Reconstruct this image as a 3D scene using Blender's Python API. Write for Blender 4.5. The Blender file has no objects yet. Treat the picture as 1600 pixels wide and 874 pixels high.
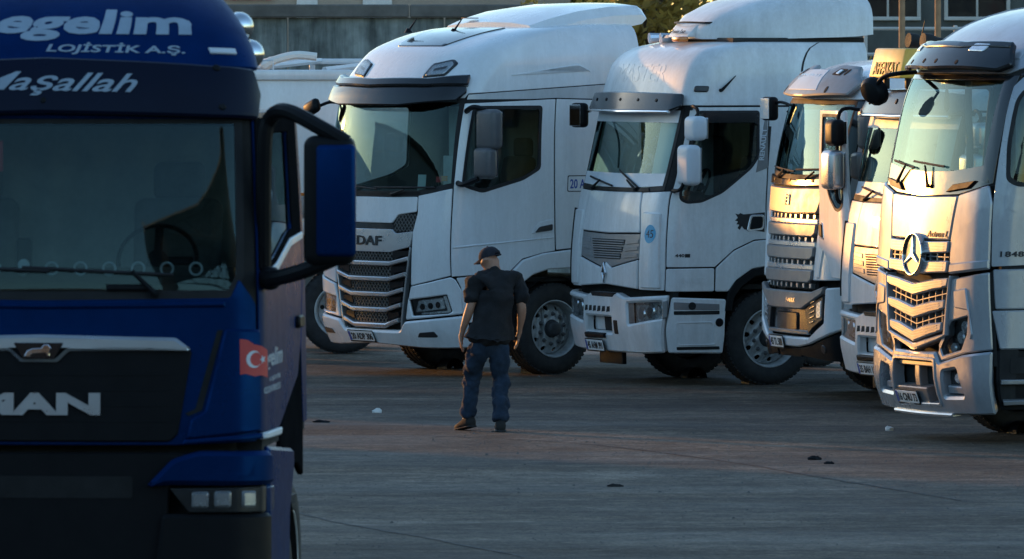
import bpy, bmesh, math, random
from mathutils import Vector, Matrix
from mathutils.geometry import tessellate_polygon

# ------------------------------------------------------------------ camera, sky, sun, exposure
scene = bpy.context.scene
cam_data = bpy.data.cameras.new('camera'); cam = bpy.data.objects.new('camera', cam_data)
scene.collection.objects.link(cam); scene.camera = cam
cam.location = (0, 0, 3.7); cam.rotation_euler = (math.radians(90), 0, 0)
cam_data.sensor_width = 36; cam_data.lens = 288; cam_data.shift_y = -377/1600
cam_data.clip_start = .5; cam_data.clip_end = 2000
cam_data.dof.use_dof = True; cam_data.dof.focus_distance = 82; cam_data.dof.aperture_fstop = 11

SUN_AZ, SUN_EL = 43.0, 5.7            # degrees to the left of the view direction, degrees above the horizon
world = bpy.data.worlds.new('World'); scene.world = world; world.use_nodes = True
wn = world.node_tree.nodes; wl = world.node_tree.links
for n in list(wn): wn.remove(n)
sky = wn.new('ShaderNodeTexSky'); sky.sky_type = 'NISHITA'; sky.sun_disc = False
sky.sun_elevation = math.radians(SUN_EL); sky.sun_rotation = math.radians(-SUN_AZ)
sky.air_density = 1.0; sky.dust_density = .4; sky.ozone_density = 2.3
bg = wn.new('ShaderNodeBackground'); bg.inputs[1].default_value = .15
wo = wn.new('ShaderNodeOutputWorld'); wl.new(sky.outputs[0], bg.inputs[0]); wl.new(bg.outputs[0], wo.inputs[0])
sl = bpy.data.lights.new('sun', 'SUN'); sun = bpy.data.objects.new('sun', sl); scene.collection.objects.link(sun)
sl.energy = 1.1; sl.color = (1.0, .42, .085); sl.angle = math.radians(.8)
_sd = Vector((-math.sin(math.radians(SUN_AZ))*math.cos(math.radians(SUN_EL)), math.cos(math.radians(SUN_AZ))*math.cos(math.radians(SUN_EL)), math.sin(math.radians(SUN_EL))))
sun.rotation_euler = _sd.to_track_quat('Z', 'Y').to_euler(); sun.location = (-40, 60, 40)
vs = scene.view_settings; vs.view_transform = 'Standard'; vs.look = 'None'; vs.exposure = 1.72; vs.gamma = 1.0; vs.use_curve_mapping = False
random.seed(7)

# ------------------------------------------------------------------ materials
def nodes_of(name):
    m = bpy.data.materials.new(name); m.use_nodes = True
    return m, m.node_tree.nodes, m.node_tree.links, m.node_tree.nodes['Principled BSDF']
def mat(name, col, rough=.5, metal=0, coat=0, var=.0, scale=4.0, bump=0.0, bscale=60, dirt=None, stretch=(1,1,1), spec=.5, grime=0.0):
    """Plain procedural surface: colour with noise variation, optional dirt patches and fine relief."""
    m, N, L, b = nodes_of(name)
    b.inputs['Roughness'].default_value = rough; b.inputs['Metallic'].default_value = metal; b.inputs['Specular IOR Level'].default_value = spec
    if coat: b.inputs['Coat Weight'].default_value = coat; b.inputs['Coat Roughness'].default_value = .08
    tc = N.new('ShaderNodeTexCoord'); mp = N.new('ShaderNodeMapping'); L.new(tc.outputs['Object'], mp.inputs[0]); mp.inputs['Scale'].default_value = stretch
    if var or dirt:
        nz = N.new('ShaderNodeTexNoise'); nz.inputs['Scale'].default_value = scale; nz.inputs['Detail'].default_value = 6; nz.inputs['Roughness'].default_value = .65
        L.new(mp.outputs[0], nz.inputs['Vector'])
        cr = N.new('ShaderNodeValToRGB'); L.new(nz.outputs['Fac'], cr.inputs[0])
        lo = dirt or tuple(c*(1-var) for c in col); hi = tuple(min(1, c*(1+var*.4)) for c in col) if not dirt else col
        cr.color_ramp.elements[0].position = .28 if not dirt else .22; cr.color_ramp.elements[1].position = .68 if not dirt else .5
        cr.color_ramp.elements[0].color = (*lo, 1); cr.color_ramp.elements[1].color = (*hi, 1)
        col_out = cr.outputs[0]
        if grime:                                             # run-off streaks and fine road-dust speckle
            for sc, st, p0, p1, lo2 in ((1.5, (3.2,3.2,.22), .42, .66, (.66,.64,.62)), (26.0, (1,1,.7), .38, .62, (.80,.78,.75)), (.8, (1,1,1), .40, .62, (.82,.81,.80))):
                mg = N.new('ShaderNodeMapping'); L.new(tc.outputs['Object'], mg.inputs[0]); mg.inputs['Scale'].default_value = st
                ng = N.new('ShaderNodeTexNoise'); ng.inputs['Scale'].default_value = sc; ng.inputs['Detail'].default_value = 7; ng.inputs['Roughness'].default_value = .7; L.new(mg.outputs[0], ng.inputs['Vector'])
                rg = N.new('ShaderNodeValToRGB'); rg.color_ramp.elements[0].position = p0; rg.color_ramp.elements[1].position = p1; rg.color_ramp.elements[0].color = (*lo2, 1); L.new(ng.outputs['Fac'], rg.inputs[0])
                mm = N.new('ShaderNodeMix'); mm.data_type = 'RGBA'; mm.blend_type = 'MULTIPLY'; mm.inputs[0].default_value = grime; L.new(col_out, mm.inputs[6]); L.new(rg.outputs[0], mm.inputs[7]); col_out = mm.outputs[2]
        L.new(col_out, b.inputs['Base Color'])
        mr = N.new('ShaderNodeMapRange'); mr.inputs[1].default_value = .3; mr.inputs[2].default_value = .7
        mr.inputs[3].default_value = min(1, rough+.12); mr.inputs[4].default_value = max(.02, rough-.06)
        L.new(nz.outputs['Fac'], mr.inputs[0]); L.new(mr.outputs[0], b.inputs['Roughness'])
    else:
        b.inputs['Base Color'].default_value = (*col, 1)
    if bump:
        n2 = N.new('ShaderNodeTexNoise'); n2.inputs['Scale'].default_value = bscale; n2.inputs['Detail'].default_value = 4
        L.new(mp.outputs[0], n2.inputs['Vector'])
        bp = N.new('ShaderNodeBump'); bp.inputs['Strength'].default_value = bump; bp.inputs['Distance'].default_value = .01
        L.new(n2.outputs['Fac'], bp.inputs['Height']); L.new(bp.outputs[0], b.inputs['Normal'])
    return m
def glass(name, tint, rough=.015, ior=1.5, refl=(1,1,1)):
    m, N, L, b = nodes_of(name); N.remove(b); out = N['Material Output']
    tr = N.new('ShaderNodeBsdfTransparent'); tr.inputs[0].default_value = (*tint, 1)
    gl = N.new('ShaderNodeBsdfGlossy'); gl.inputs['Roughness'].default_value = rough; gl.inputs['Color'].default_value = (*refl, 1)
    fr = N.new('ShaderNodeFresnel'); fr.inputs[0].default_value = ior
    mx = N.new('ShaderNodeMixShader'); L.new(fr.outputs[0], mx.inputs[0]); L.new(tr.outputs[0], mx.inputs[1]); L.new(gl.outputs[0], mx.inputs[2])
    L.new(mx.outputs[0], out.inputs[0])
    return m
M = {}
M['white'] = mat('white_paint', (.82,.83,.84), .26, coat=.5, var=.10, scale=2.6, stretch=(1,1,.22), grime=.2)
M['white_dusty'] = mat('white_paint_dusty', (.80,.81,.82), .36, coat=.3, var=.14, scale=3.0, stretch=(1,1,.22), grime=.36)
M['shadedwhite'] = mat('shaded_white_paint', (.66,.68,.70), .30, coat=.4, var=.10, scale=2.0, stretch=(1,1,.4), grime=.3)  # white greyed in colour for the shade on the roof band
M['silver'] = mat('silver_trim', (.55,.56,.57), .28, metal=.75, var=.08, scale=3)
M['greyplastic'] = mat('grey_plastic', (.24,.24,.245), .38, metal=.4, var=.12, scale=5)
M['chrome'] = mat('chrome', (.78,.78,.78), .12, metal=1, var=.06, scale=9)
M['black'] = mat('black_plastic', (.009,.0095,.011), .45, var=.25, scale=6, spec=.14)
M['matteblack'] = mat('matte_black_trim', (.010,.0105,.012), .7, var=.25, scale=6, spec=0.0)
M['gloss'] = mat('gloss_black', (.012,.013,.015), .12, coat=.5, var=.2, scale=3)
M['smoke'] = mat('smoked_acrylic', (.014,.015,.017), .15, var=.25, scale=2.5, spec=.55)
M['rubber'] = mat('rubber_seal', (.012,.012,.013), .7, var=.2)
M['tyre'] = mat('tyre_rubber', (.022,.022,.023), .72, var=.45, scale=9, bump=.25, bscale=90)
M['rim'] = mat('painted_steel_rim', (.48,.49,.49), .45, metal=.35, var=.35, scale=14)
M['nut'] = mat('steel_nut', (.16,.16,.16), .5, metal=.6, var=.3, scale=30)
M['cavity'] = mat('dark_underbody', (.012,.012,.012), .85, var=.3)
M['chassis'] = mat('chassis_paint', (.035,.037,.04), .6, var=.3)
M['mesh'] = mat('grille_mesh_plastic', (.10,.10,.095), .4, var=.2)
M['interior'] = mat('interior_trim', (.05,.048,.046), .75, var=.3, scale=3)
M['seat'] = mat('seat_fabric', (.10,.095,.09), .9, var=.3, scale=6, bump=.2)
M['seatlight'] = mat('light_cloth', (.55,.55,.53), .9, var=.25, scale=5)
M['curtain'] = mat('curtain_cloth', (.42,.42,.40), .9, var=.2, scale=4)
M['paper'] = mat('paper', (.75,.74,.70), .8, var=.08)
M['lamp'] = mat('lamp_reflector', (.80,.82,.84), .22, metal=.55, var=.2, scale=18)
M['lampdark'] = mat('lamp_housing', (.03,.03,.032), .3, var=.2)
M['amber'] = mat('amber_lens', (.55,.16,.02), .2, coat=.4, var=.1)
M['plate'] = mat('plate_white', (.78,.78,.76), .45, var=.12, scale=9)
M['ink'] = mat('black_ink', (.012,.012,.014), .5, var=.1)
M['plateblue'] = mat('plate_blue', (.03,.08,.35), .45, var=.1)
M['stickerblue'] = mat('sticker_blue', (.06,.36,.58), .5, var=.1)
M['red'] = mat('sticker_red', (.55,.04,.04), .45, var=.08)
M['decal'] = mat('shaded_white_decal', (.30,.37,.44), .45, var=.12, scale=8)  # white lettering dimmed in colour for the shade it stands in
M['letter'] = mat('white_lettering', (.62,.66,.70), .4, var=.06)
M['blue'] = mat('blue_metallic_paint', (.0035,.028,.115), .28, metal=.45, var=.22, scale=3, spec=0.0)
M['mirrorgrey'] = mat('dark_grey_mirror_shell', (.10,.10,.105), .4, var=.2, scale=6)
M['navy'] = mat('navy_acrylic', (.004,.007,.022), .30, var=.15, scale=2, spec=.15)
M['glass'] = glass('windscreen_glass', (.58,.72,.72), ior=1.44, refl=(.72,1,1.0))
M['glassdark'] = glass('tinted_side_glass', (.40,.46,.46), ior=1.6, refl=(.85,1,1))
M['signyellow'] = mat('yellow_sign_face', (.75,.46,.06), .35, var=.15, scale=6)
M['glassclear'] = glass('lamp_glass', (.9,.92,.93))
M['mirror'] = mat('mirror_glass', (.85,.88,.9), .03, metal=1, var=.02)
# ------------------------------------------------------------------ cab surfaces (metres, truck frame: x forward, y to the driver's side, z up)
def pchip(xs, ys, x):
    n = len(xs)
    if x <= xs[0]: return ys[0]
    if x >= xs[-1]: return ys[-1]
    i = 0
    while x > xs[i+1]: i += 1
    def sl(k): return (ys[k+1]-ys[k])/(xs[k+1]-xs[k])
    def dv(k):
        if k == 0: return sl(0)
        if k == n-1: return sl(n-2)
        a, b = sl(k-1), sl(k)
        return 0.0 if a*b <= 0 else 2*a*b/(a+b)
    h = xs[i+1]-xs[i]; t = (x-xs[i])/h
    return ((1+2*t)*(1-t)**2*ys[i] + t*(1-t)**2*h*dv(i) + t*t*(3-2*t)*ys[i+1] + t*t*(t-1)*h*dv(i+1))

class Cab:
    """Rounded-box cab skin. A point on it is (p, z): p = metres round the front from the centre line."""
    def __init__(s, levels, ur, hw0, R0, uc0):
        s.lv = levels; s.ur = ur; s.zs = [l[0] for l in levels]
        s.cols = [[l[k] for l in levels] for k in range(1, 5)]
        s.a0 = hw0-R0; s.c0 = R0*math.pi/2; s.L0 = uc0-ur; s.P = s.a0+s.c0+s.L0; s.cache = {}
    def par(s, z):
        k = round(z, 5)
        if k not in s.cache: s.cache[k] = [pchip(s.zs, c, z) for c in s.cols]
        return s.cache[k]
    def pt(s, p, z):
        uf, hw, R, bow = s.par(z); sg = 1 if p >= 0 else -1; ap = abs(p)
        th = 0.0
        for _ in range(3):
            vF = hw-R+R*math.sin(th); th = math.atan(2*bow*vF/hw**2)
        vF = hw-R+R*math.sin(th)
        if ap <= s.a0:
            v = ap/s.a0*vF; return (uf-bow*(v/hw)**2, sg*v, z)
        uc = uf-bow*(vF/hw)**2-R*math.cos(th)
        if ap <= s.a0+s.c0:
            t = th+(ap-s.a0)/s.c0*(math.pi/2-th)
            return (uc+R*math.cos(t), sg*(hw-R+R*math.sin(t)), z)
        f = (ap-s.a0-s.c0)/s.L0
        return (uc+(s.ur-uc)*f, sg*hw, z)
    def nrm(s, p, z):
        e = 0.004
        a, b, c, d = s.pt(p+e, z), s.pt(p-e, z), s.pt(p, z+e), s.pt(p, z-e)
        x = [a[i]-b[i] for i in range(3)]; y = [c[i]-d[i] for i in range(3)]
        n = (x[1]*y[2]-x[2]*y[1], x[2]*y[0]-x[0]*y[2], x[0]*y[1]-x[1]*y[0])
        l = math.sqrt(sum(k*k for k in n)) or 1
        return tuple(k/l for k in n)
    def map(s, p, z, n=0.0):
        q = s.pt(p, z)
        if n == 0: return q
        m = s.nrm(p, z)
        return tuple(q[i]+n*m[i] for i in range(3))

CABS = {
 # z, front x, half width, corner radius, bow
 'daf': Cab([(.25,1.50,1.20,.32,.18),(.6,1.64,1.25,.34,.19),(1.3,1.66,1.25,.32,.18),(2.0,1.62,1.25,.32,.19),(2.6,1.57,1.24,.33,.22),
     (3.0,1.51,1.235,.34,.24),(3.2,1.42,1.23,.35,.24),(3.4,1.26,1.22,.37,.24),(3.55,1.10,1.20,.39,.23),(3.66,.85,1.17,.41,.22),
     (3.75,.55,1.13,.43,.20),(3.82,.10,1.07,.45,.18),(3.85,-.35,1.0,.45,.18)], -1.15, 1.25, .32, 1.17),
 'renault': Cab([(.3,1.30,1.22,.25,.10),(.7,1.38,1.25,.27,.11),(1.2,1.38,1.25,.28,.10),(1.9,1.32,1.25,.28,.10),(2.2,1.24,1.25,.27,.10),
     (3.0,1.06,1.23,.25,.10),(3.15,1.03,1.22,.25,.11),(3.4,.95,1.21,.27,.12),(3.52,.85,1.19,.3,.13),(3.6,.69,1.16,.32,.13),(3.65,.42,1.11,.34,.13)],
     -1.15, 1.25, .27, 1.0),
 'renault_low': Cab([(.3,1.30,1.22,.25,.10),(.7,1.38,1.25,.27,.11),(1.2,1.38,1.25,.28,.10),(1.9,1.32,1.25,.28,.10),(2.2,1.24,1.25,.27,.10),
     (3.0,1.06,1.23,.25,.10),(3.10,1.0,1.20,.27,.11),(3.17,.86,1.16,.30,.12),(3.21,.62,1.10,.34,.12),(3.22,.4,1.02,.34,.12)], -1.15, 1.25, .27, 1.0),
 'ford': Cab([(.3,1.36,1.22,.28,.16),(.7,1.44,1.25,.30,.17),(1.2,1.43,1.25,.30,.17),(2.0,1.37,1.25,.30,.17),(3.0,1.17,1.24,.30,.17),
     (3.15,1.10,1.22,.32,.18),(3.3,.94,1.2,.35,.18),(3.42,.66,1.16,.38,.18),(3.48,.2,1.1,.4,.17),(3.50,-.2,1.02,.4,.17)], -1.15, 1.25, .30, .95),
 'merc': Cab([(.25,1.36,1.2,.25,.12),(.6,1.46,1.25,.28,.13),(1.2,1.46,1.25,.30,.13),(2.0,1.42,1.25,.30,.13),(2.9,1.27,1.24,.30,.14),(3.2,1.19,1.235,.30,.15),
     (3.4,1.10,1.22,.32,.16),(3.6,.94,1.20,.35,.17),(3.78,.70,1.16,.40,.18),(3.92,.35,1.10,.44,.18),(4.0,-.1,1.03,.46,.18),(4.03,-.5,.95,.46,.18)],
     -1.15, 1.25, .30, 1.05),
 'man': Cab([(.3,1.40,1.2,.25,.08),(.7,1.47,1.21,.22,.09),(1.25,1.47,1.21,.20,.09),(2.2,1.44,1.20,.20,.09),(3.2,1.27,1.15,.22,.10),(3.4,1.21,1.13,.24,.10),
     (3.55,1.13,1.11,.26,.10),(3.7,1.0,1.04,.28,.10),(3.8,.88,.97,.30,.10),(3.91,.7,.86,.32,.10),(4.02,.4,.70,.3,.10),(4.08,0,.55,.25,.10)], -.9, 1.21, .20, 1.18),
}
# truck name -> (x, y, heading degrees) of the front axle centre on the ground
POSE = {'daf': (-.222, 91.1, -144.1), 'renault': (2.29, 88.5, -157.0), 'ford': (0,0,-160.5), 'renault2': (0,0,-158.0), 'merc': (0,0,-158.0), 'man': (0,0,-98.0)}
def front_at(key, cab, X, Y, deg):
    uf = CABS[cab].pt(0, 1.0)[0]; a = math.radians(deg)
    POSE[key] = (X-uf*math.cos(a), Y-uf*math.sin(a), deg)
front_at('ford', 'ford', 2.83, 84.6, -163.5)
front_at('renault2', 'renault', 3.675, 81.5, -158.0)
front_at('merc', 'merc', 3.73, 75.4, -158.0)
front_at('man', 'man', -2.59, 44.9, -94.7)
# ------------------------------------------------------------------ mesh helpers
COL = scene.collection
def obj(name, vf, m, parent=None, smooth=35, loc=None, rot=None):
    """One mesh object from (verts, faces)."""
    me = bpy.data.meshes.new(name); me.from_pydata([tuple(v) for v in vf[0]], [], vf[1]); me.update()
    if m: me.materials.append(m if not isinstance(m, str) else M[m])
    if smooth:
        me.shade_smooth(); me.set_sharp_from_angle(angle=math.radians(smooth))
    o = bpy.data.objects.new(name, me); COL.objects.link(o)
    if parent: o.parent = parent
    if loc: o.location = loc
    if rot: o.rotation_euler = rot
    return o
def tag(o, label, cat, group=None):
    o['label'] = label; o['category'] = cat
    if group: o['group'] = group
    return o
def struct(o, kind='structure'): o['kind'] = kind; return o
def empty(name, loc, rz=0, rx=0):
    o = bpy.data.objects.new(name, None); COL.objects.link(o); o.location = loc; o.rotation_euler = (rx, 0, rz); o.empty_display_size = .2
    return o
def copy_tree(o, parent=None):
    c = o.copy(); COL.objects.link(c); c.parent = parent
    for ch in list(o.children): copy_tree(ch, c)
    return c
def join(*parts):
    V, Fc = [], []
    for v, f in parts:
        k = len(V); V += list(v); Fc += [tuple(i+k for i in q) for q in f]
    return V, Fc
def xf(vf, mtx): return [tuple(mtx @ Vector(v)) for v in vf[0]], vf[1]
def move(vf, d): return [(v[0]+d[0], v[1]+d[1], v[2]+d[2]) for v in vf[0]], vf[1]
def mirror_y(vf): return [(v[0], -v[1], v[2]) for v in vf[0]], [tuple(reversed(f)) for f in vf[1]]
def from_bm(bm):
    bm.verts.index_update(); r = [v.co.copy() for v in bm.verts], [tuple(v.index for v in f.verts) for f in bm.faces]; bm.free(); return r
def box(c, s, b=0.0, seg=2):
    """Bevelled box: centre, full size, bevel."""
    bm = bmesh.new(); bmesh.ops.create_cube(bm, size=1)
    for v in bm.verts: v.co = Vector((v.co.x*s[0], v.co.y*s[1], v.co.z*s[2]))
    if b: bmesh.ops.bevel(bm, geom=bm.edges[:], offset=min(b, min(s)*.49), segments=seg, profile=.5, affect='EDGES')
    for v in bm.verts: v.co += Vector(c)
    return from_bm(bm)
def hexa(pts, b=0.0, seg=2):
    """Bevelled six-sided block from 8 corners (4 below, 4 above, counter-clockwise)."""
    bm = bmesh.new(); vs_ = [bm.verts.new(p) for p in pts]
    for q in ((3,2,1,0),(4,5,6,7),(0,1,5,4),(1,2,6,5),(2,3,7,6),(3,0,4,7)): bm.faces.new([vs_[i] for i in q])
    if b: bmesh.ops.bevel(bm, geom=bm.edges[:], offset=b, segments=seg, profile=.5, affect='EDGES')
    return from_bm(bm)
def lathe(prof, n=32, axis='y'):
    """prof: (radius, along)."""
    V, Fc = [], []
    for i in range(n):
        a = 2*math.pi*i/n; c, s = math.cos(a), math.sin(a)
        for r, h in prof:
            V.append((r*c, h, r*s) if axis == 'y' else ((r*c, r*s, h) if axis == 'z' else (h, r*c, r*s)))
    k = len(prof)
    for i in range(n):
        j = (i+1) % n
        for t in range(k-1):
            q = (i*k+t, i*k+t+1, j*k+t+1, j*k+t); Fc.append(q if axis != 'z' else tuple(reversed(q)))
    return V, Fc
def tube(pts, r, n=8, cap=True):
    pts = [Vector(p) for p in pts]; V, Fc = [], []
    rs = r if isinstance(r, (list, tuple)) else [r]*len(pts)
    up = None
    for i, p in enumerate(pts):
        d = (pts[min(i+1, len(pts)-1)]-pts[max(i-1, 0)]).normalized()
        if up is None: up = Vector((0,0,1)) if abs(d.z) < .9 else Vector((1,0,0))
        x = d.cross(up).normalized(); y = x.cross(d).normalized(); up = y
        for k in range(n):
            a = 2*math.pi*k/n; V.append(p+rs[i]*(x*math.cos(a)+y*math.sin(a)))
    for i in range(len(pts)-1):
        for k in range(n):
            l = (k+1) % n; Fc.append((i*n+k, i*n+l, (i+1)*n+l, (i+1)*n+k))
    if cap: Fc.append(tuple(range(n-1, -1, -1))); Fc.append(tuple((len(pts)-1)*n+k for k in range(n)))
    return V, Fc
def smooth_path(pts, n=6):
    """Catmull-Rom through points."""
    P = [Vector(p) for p in pts]; out = []
    for i in range(len(P)-1):
        a, b, c, d = P[max(i-1, 0)], P[i], P[i+1], P[min(i+2, len(P)-1)]
        for k in range(n):
            t = k/n; out.append(.5*((2*b)+(c-a)*t+(2*a-5*b+4*c-d)*t*t+(3*b-a-3*c+d)*t**3))
    return out+[P[-1]]
def loft(rings, cap=True, close=True):
    n = len(rings[0]); V = [v for r in rings for v in r]; Fc = []
    for i in range(len(rings)-1):
        for k in range(n if close else n-1):
            l = (k+1) % n; Fc.append((i*n+k, i*n+l, (i+1)*n+l, (i+1)*n+k))
    if cap and close: Fc.append(tuple(range(n-1, -1, -1))); Fc.append(tuple((len(rings)-1)*n+k for k in range(n)))
    return V, Fc
def area2(P): return sum(P[i][0]*P[(i+1) % len(P)][1]-P[(i+1) % len(P)][0]*P[i][1] for i in range(len(P)))
def ccw(P): return list(P) if area2(P) > 0 else list(reversed(P))
def fillet(P, r, n=4):
    if not r: return list(P)
    out = []; k = len(P)
    for i in range(k):
        a, b, c = Vector(P[i-1][:2]), Vector(P[i][:2]), Vector(P[(i+1) % k][:2])
        ri = P[i][2] if len(P[i]) > 2 else r
        d1, d2 = (a-b), (c-b); l1, l2 = d1.length, d2.length
        if l1 < 1e-6 or l2 < 1e-6: continue
        t = min(ri, l1*.48, l2*.48); p, q = b+d1/l1*t, b+d2/l2*t
        for j in range(n+1):
            s = j/n; x = p*(1-s)**2+b*2*s*(1-s)+q*s*s; out.append((x.x, x.y))
    return out
def offset_poly(P, d):
    """Mitred offset to the left of travel (inward for counter-clockwise)."""
    out = []; k = len(P)
    for i in range(k):
        a, b, c = Vector(P[i-1]), Vector(P[i]), Vector(P[(i+1) % k])
        e1, e2 = (b-a).normalized(), (c-b).normalized(); n1, n2 = Vector((-e1.y, e1.x)), Vector((-e2.y, e2.x))
        m = n1+n2
        if m.length < 1e-4: out.append(tuple(b+n1*d)); continue
        m.normalize(); f = d/max(.4, m.dot(n1)); q = b+m*f; out.append((q.x, q.y))
    return out
def circle(cx, cy, r, n=20, ry=None): return [(cx+r*math.cos(2*math.pi*i/n), cy+(ry or r)*math.sin(2*math.pi*i/n)) for i in range(n)]
def rect(x0, y0, x1, y1): return [(x0,y0),(x1,y0),(x1,y1),(x0,y1)]
def slab_bm(outer, holes, n0, n1, b, back=False):
    bm = bmesh.new(); loops = [ccw(outer)]+[list(reversed(ccw(h))) for h in holes]; tops = []; bots = []
    for lp in loops:
        ins = offset_poly(lp, b) if b else lp
        r0 = [bm.verts.new((x, y, n0)) for x, y in lp]
        r1 = [bm.verts.new((x, y, n1-b)) for x, y in lp] if b else None
        r2 = [bm.verts.new((x, y, n1)) for x, y in ins]; k = len(lp)
        for A, B in ([(r0, r1), (r1, r2)] if b else [(r0, r2)]):
            for i in range(k):
                try: bm.faces.new((A[i], A[(i+1) % k], B[(i+1) % k], B[i]))
                except ValueError: pass
        tops.append(r2); bots.append(r0)
    for side, R in ((1, tops), (0, bots)):
        if side == 0 and not back: continue
        flat = [v for r in R for v in r]
        for t in tessellate_polygon([[v.co.to_2d().to_3d() for v in r] for r in R]):
            q = [flat[i] for i in t]; u, w = q[1].co-q[0].co, q[2].co-q[0].co
            if (u.cross(w).z > 0) != bool(side): q.reverse()
            try: bm.faces.new(q)
            except ValueError: pass
    return bm
def cut_lines(bm, axis, vals):
    no = [0,0,0]; no[axis] = 1
    for x in vals:
        co = [0,0,0]; co[axis] = x
        bmesh.ops.bisect_plane(bm, geom=bm.verts[:]+bm.edges[:]+bm.faces[:], dist=1e-5, plane_co=co, plane_no=no)
def plate(poly, th, b=.0, holes=(), mtx=None, back=True):
    """Flat slab in its own xy plane, thickness along z, optionally moved by a matrix."""
    vf = from_bm(slab_bm(poly, holes, 0, th, b, back)); return xf(vf, mtx) if mtx else vf
def basis(o, ex, ey):
    ex = Vector(ex).normalized(); ey = Vector(ey).normalized(); ez = ex.cross(ey)
    m = Matrix((ex, ey, ez)).transposed().to_4x4(); m.translation = Vector(o); return m
_txt = {}
def text2d(body, shear=0, bold=0, space=1.0):
    """Lettering as flat polygons, normalised to a unit-high box (x0 = 0)."""
    k = (body, shear, bold, space)
    if k in _txt: return _txt[k]
    c = bpy.data.curves.new('lettering', 'FONT'); c.body = body; c.shear = shear; c.offset = bold; c.space_character = space; c.resolution_u = 3; c.fill_mode = 'FRONT'
    o = bpy.data.objects.new('lettering', c); COL.objects.link(o)
    dg = bpy.context.evaluated_depsgraph_get(); me = o.evaluated_get(dg).to_mesh()
    V = [(v.co.x, v.co.y) for v in me.vertices]; Fc = [tuple(p.vertices) for p in me.polygons]
    o.evaluated_get(dg).to_mesh_clear(); bpy.data.objects.remove(o); bpy.data.curves.remove(c)
    x0 = min(v[0] for v in V); x1 = max(v[0] for v in V); y0 = min(v[1] for v in V); y1 = max(v[1] for v in V)
    _txt[k] = ([((x-x0)/(x1-x0), (y-y0)/(y1-y0)) for x, y in V], Fc); return _txt[k]
def text_flat(body, w, h, mtx, th=.004, **kw):
    V, Fc = text2d(body, **kw); n = len(V)
    return xf(solid([(x*w-w/2, y*h-h/2, 0) for x, y in V], Fc, (0,0,th)), mtx)
def solid(V, Fc, d):
    """Give a sheet a thickness by the vector d (front at +d)."""
    n = len(V); cnt = {}
    for f in Fc:
        for i in range(len(f)):
            e = (f[i], f[(i+1) % len(f)]); cnt[e] = cnt.get(e, 0)+1
    F2 = [tuple(i+n for i in f) for f in Fc]
    for a, b in list(cnt):
        if (b, a) not in cnt: F2.append((a, b, b+n, a+n))
    return list(V)+[(v[0]+d[0], v[1]+d[1], v[2]+d[2]) for v in V], F2

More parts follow.
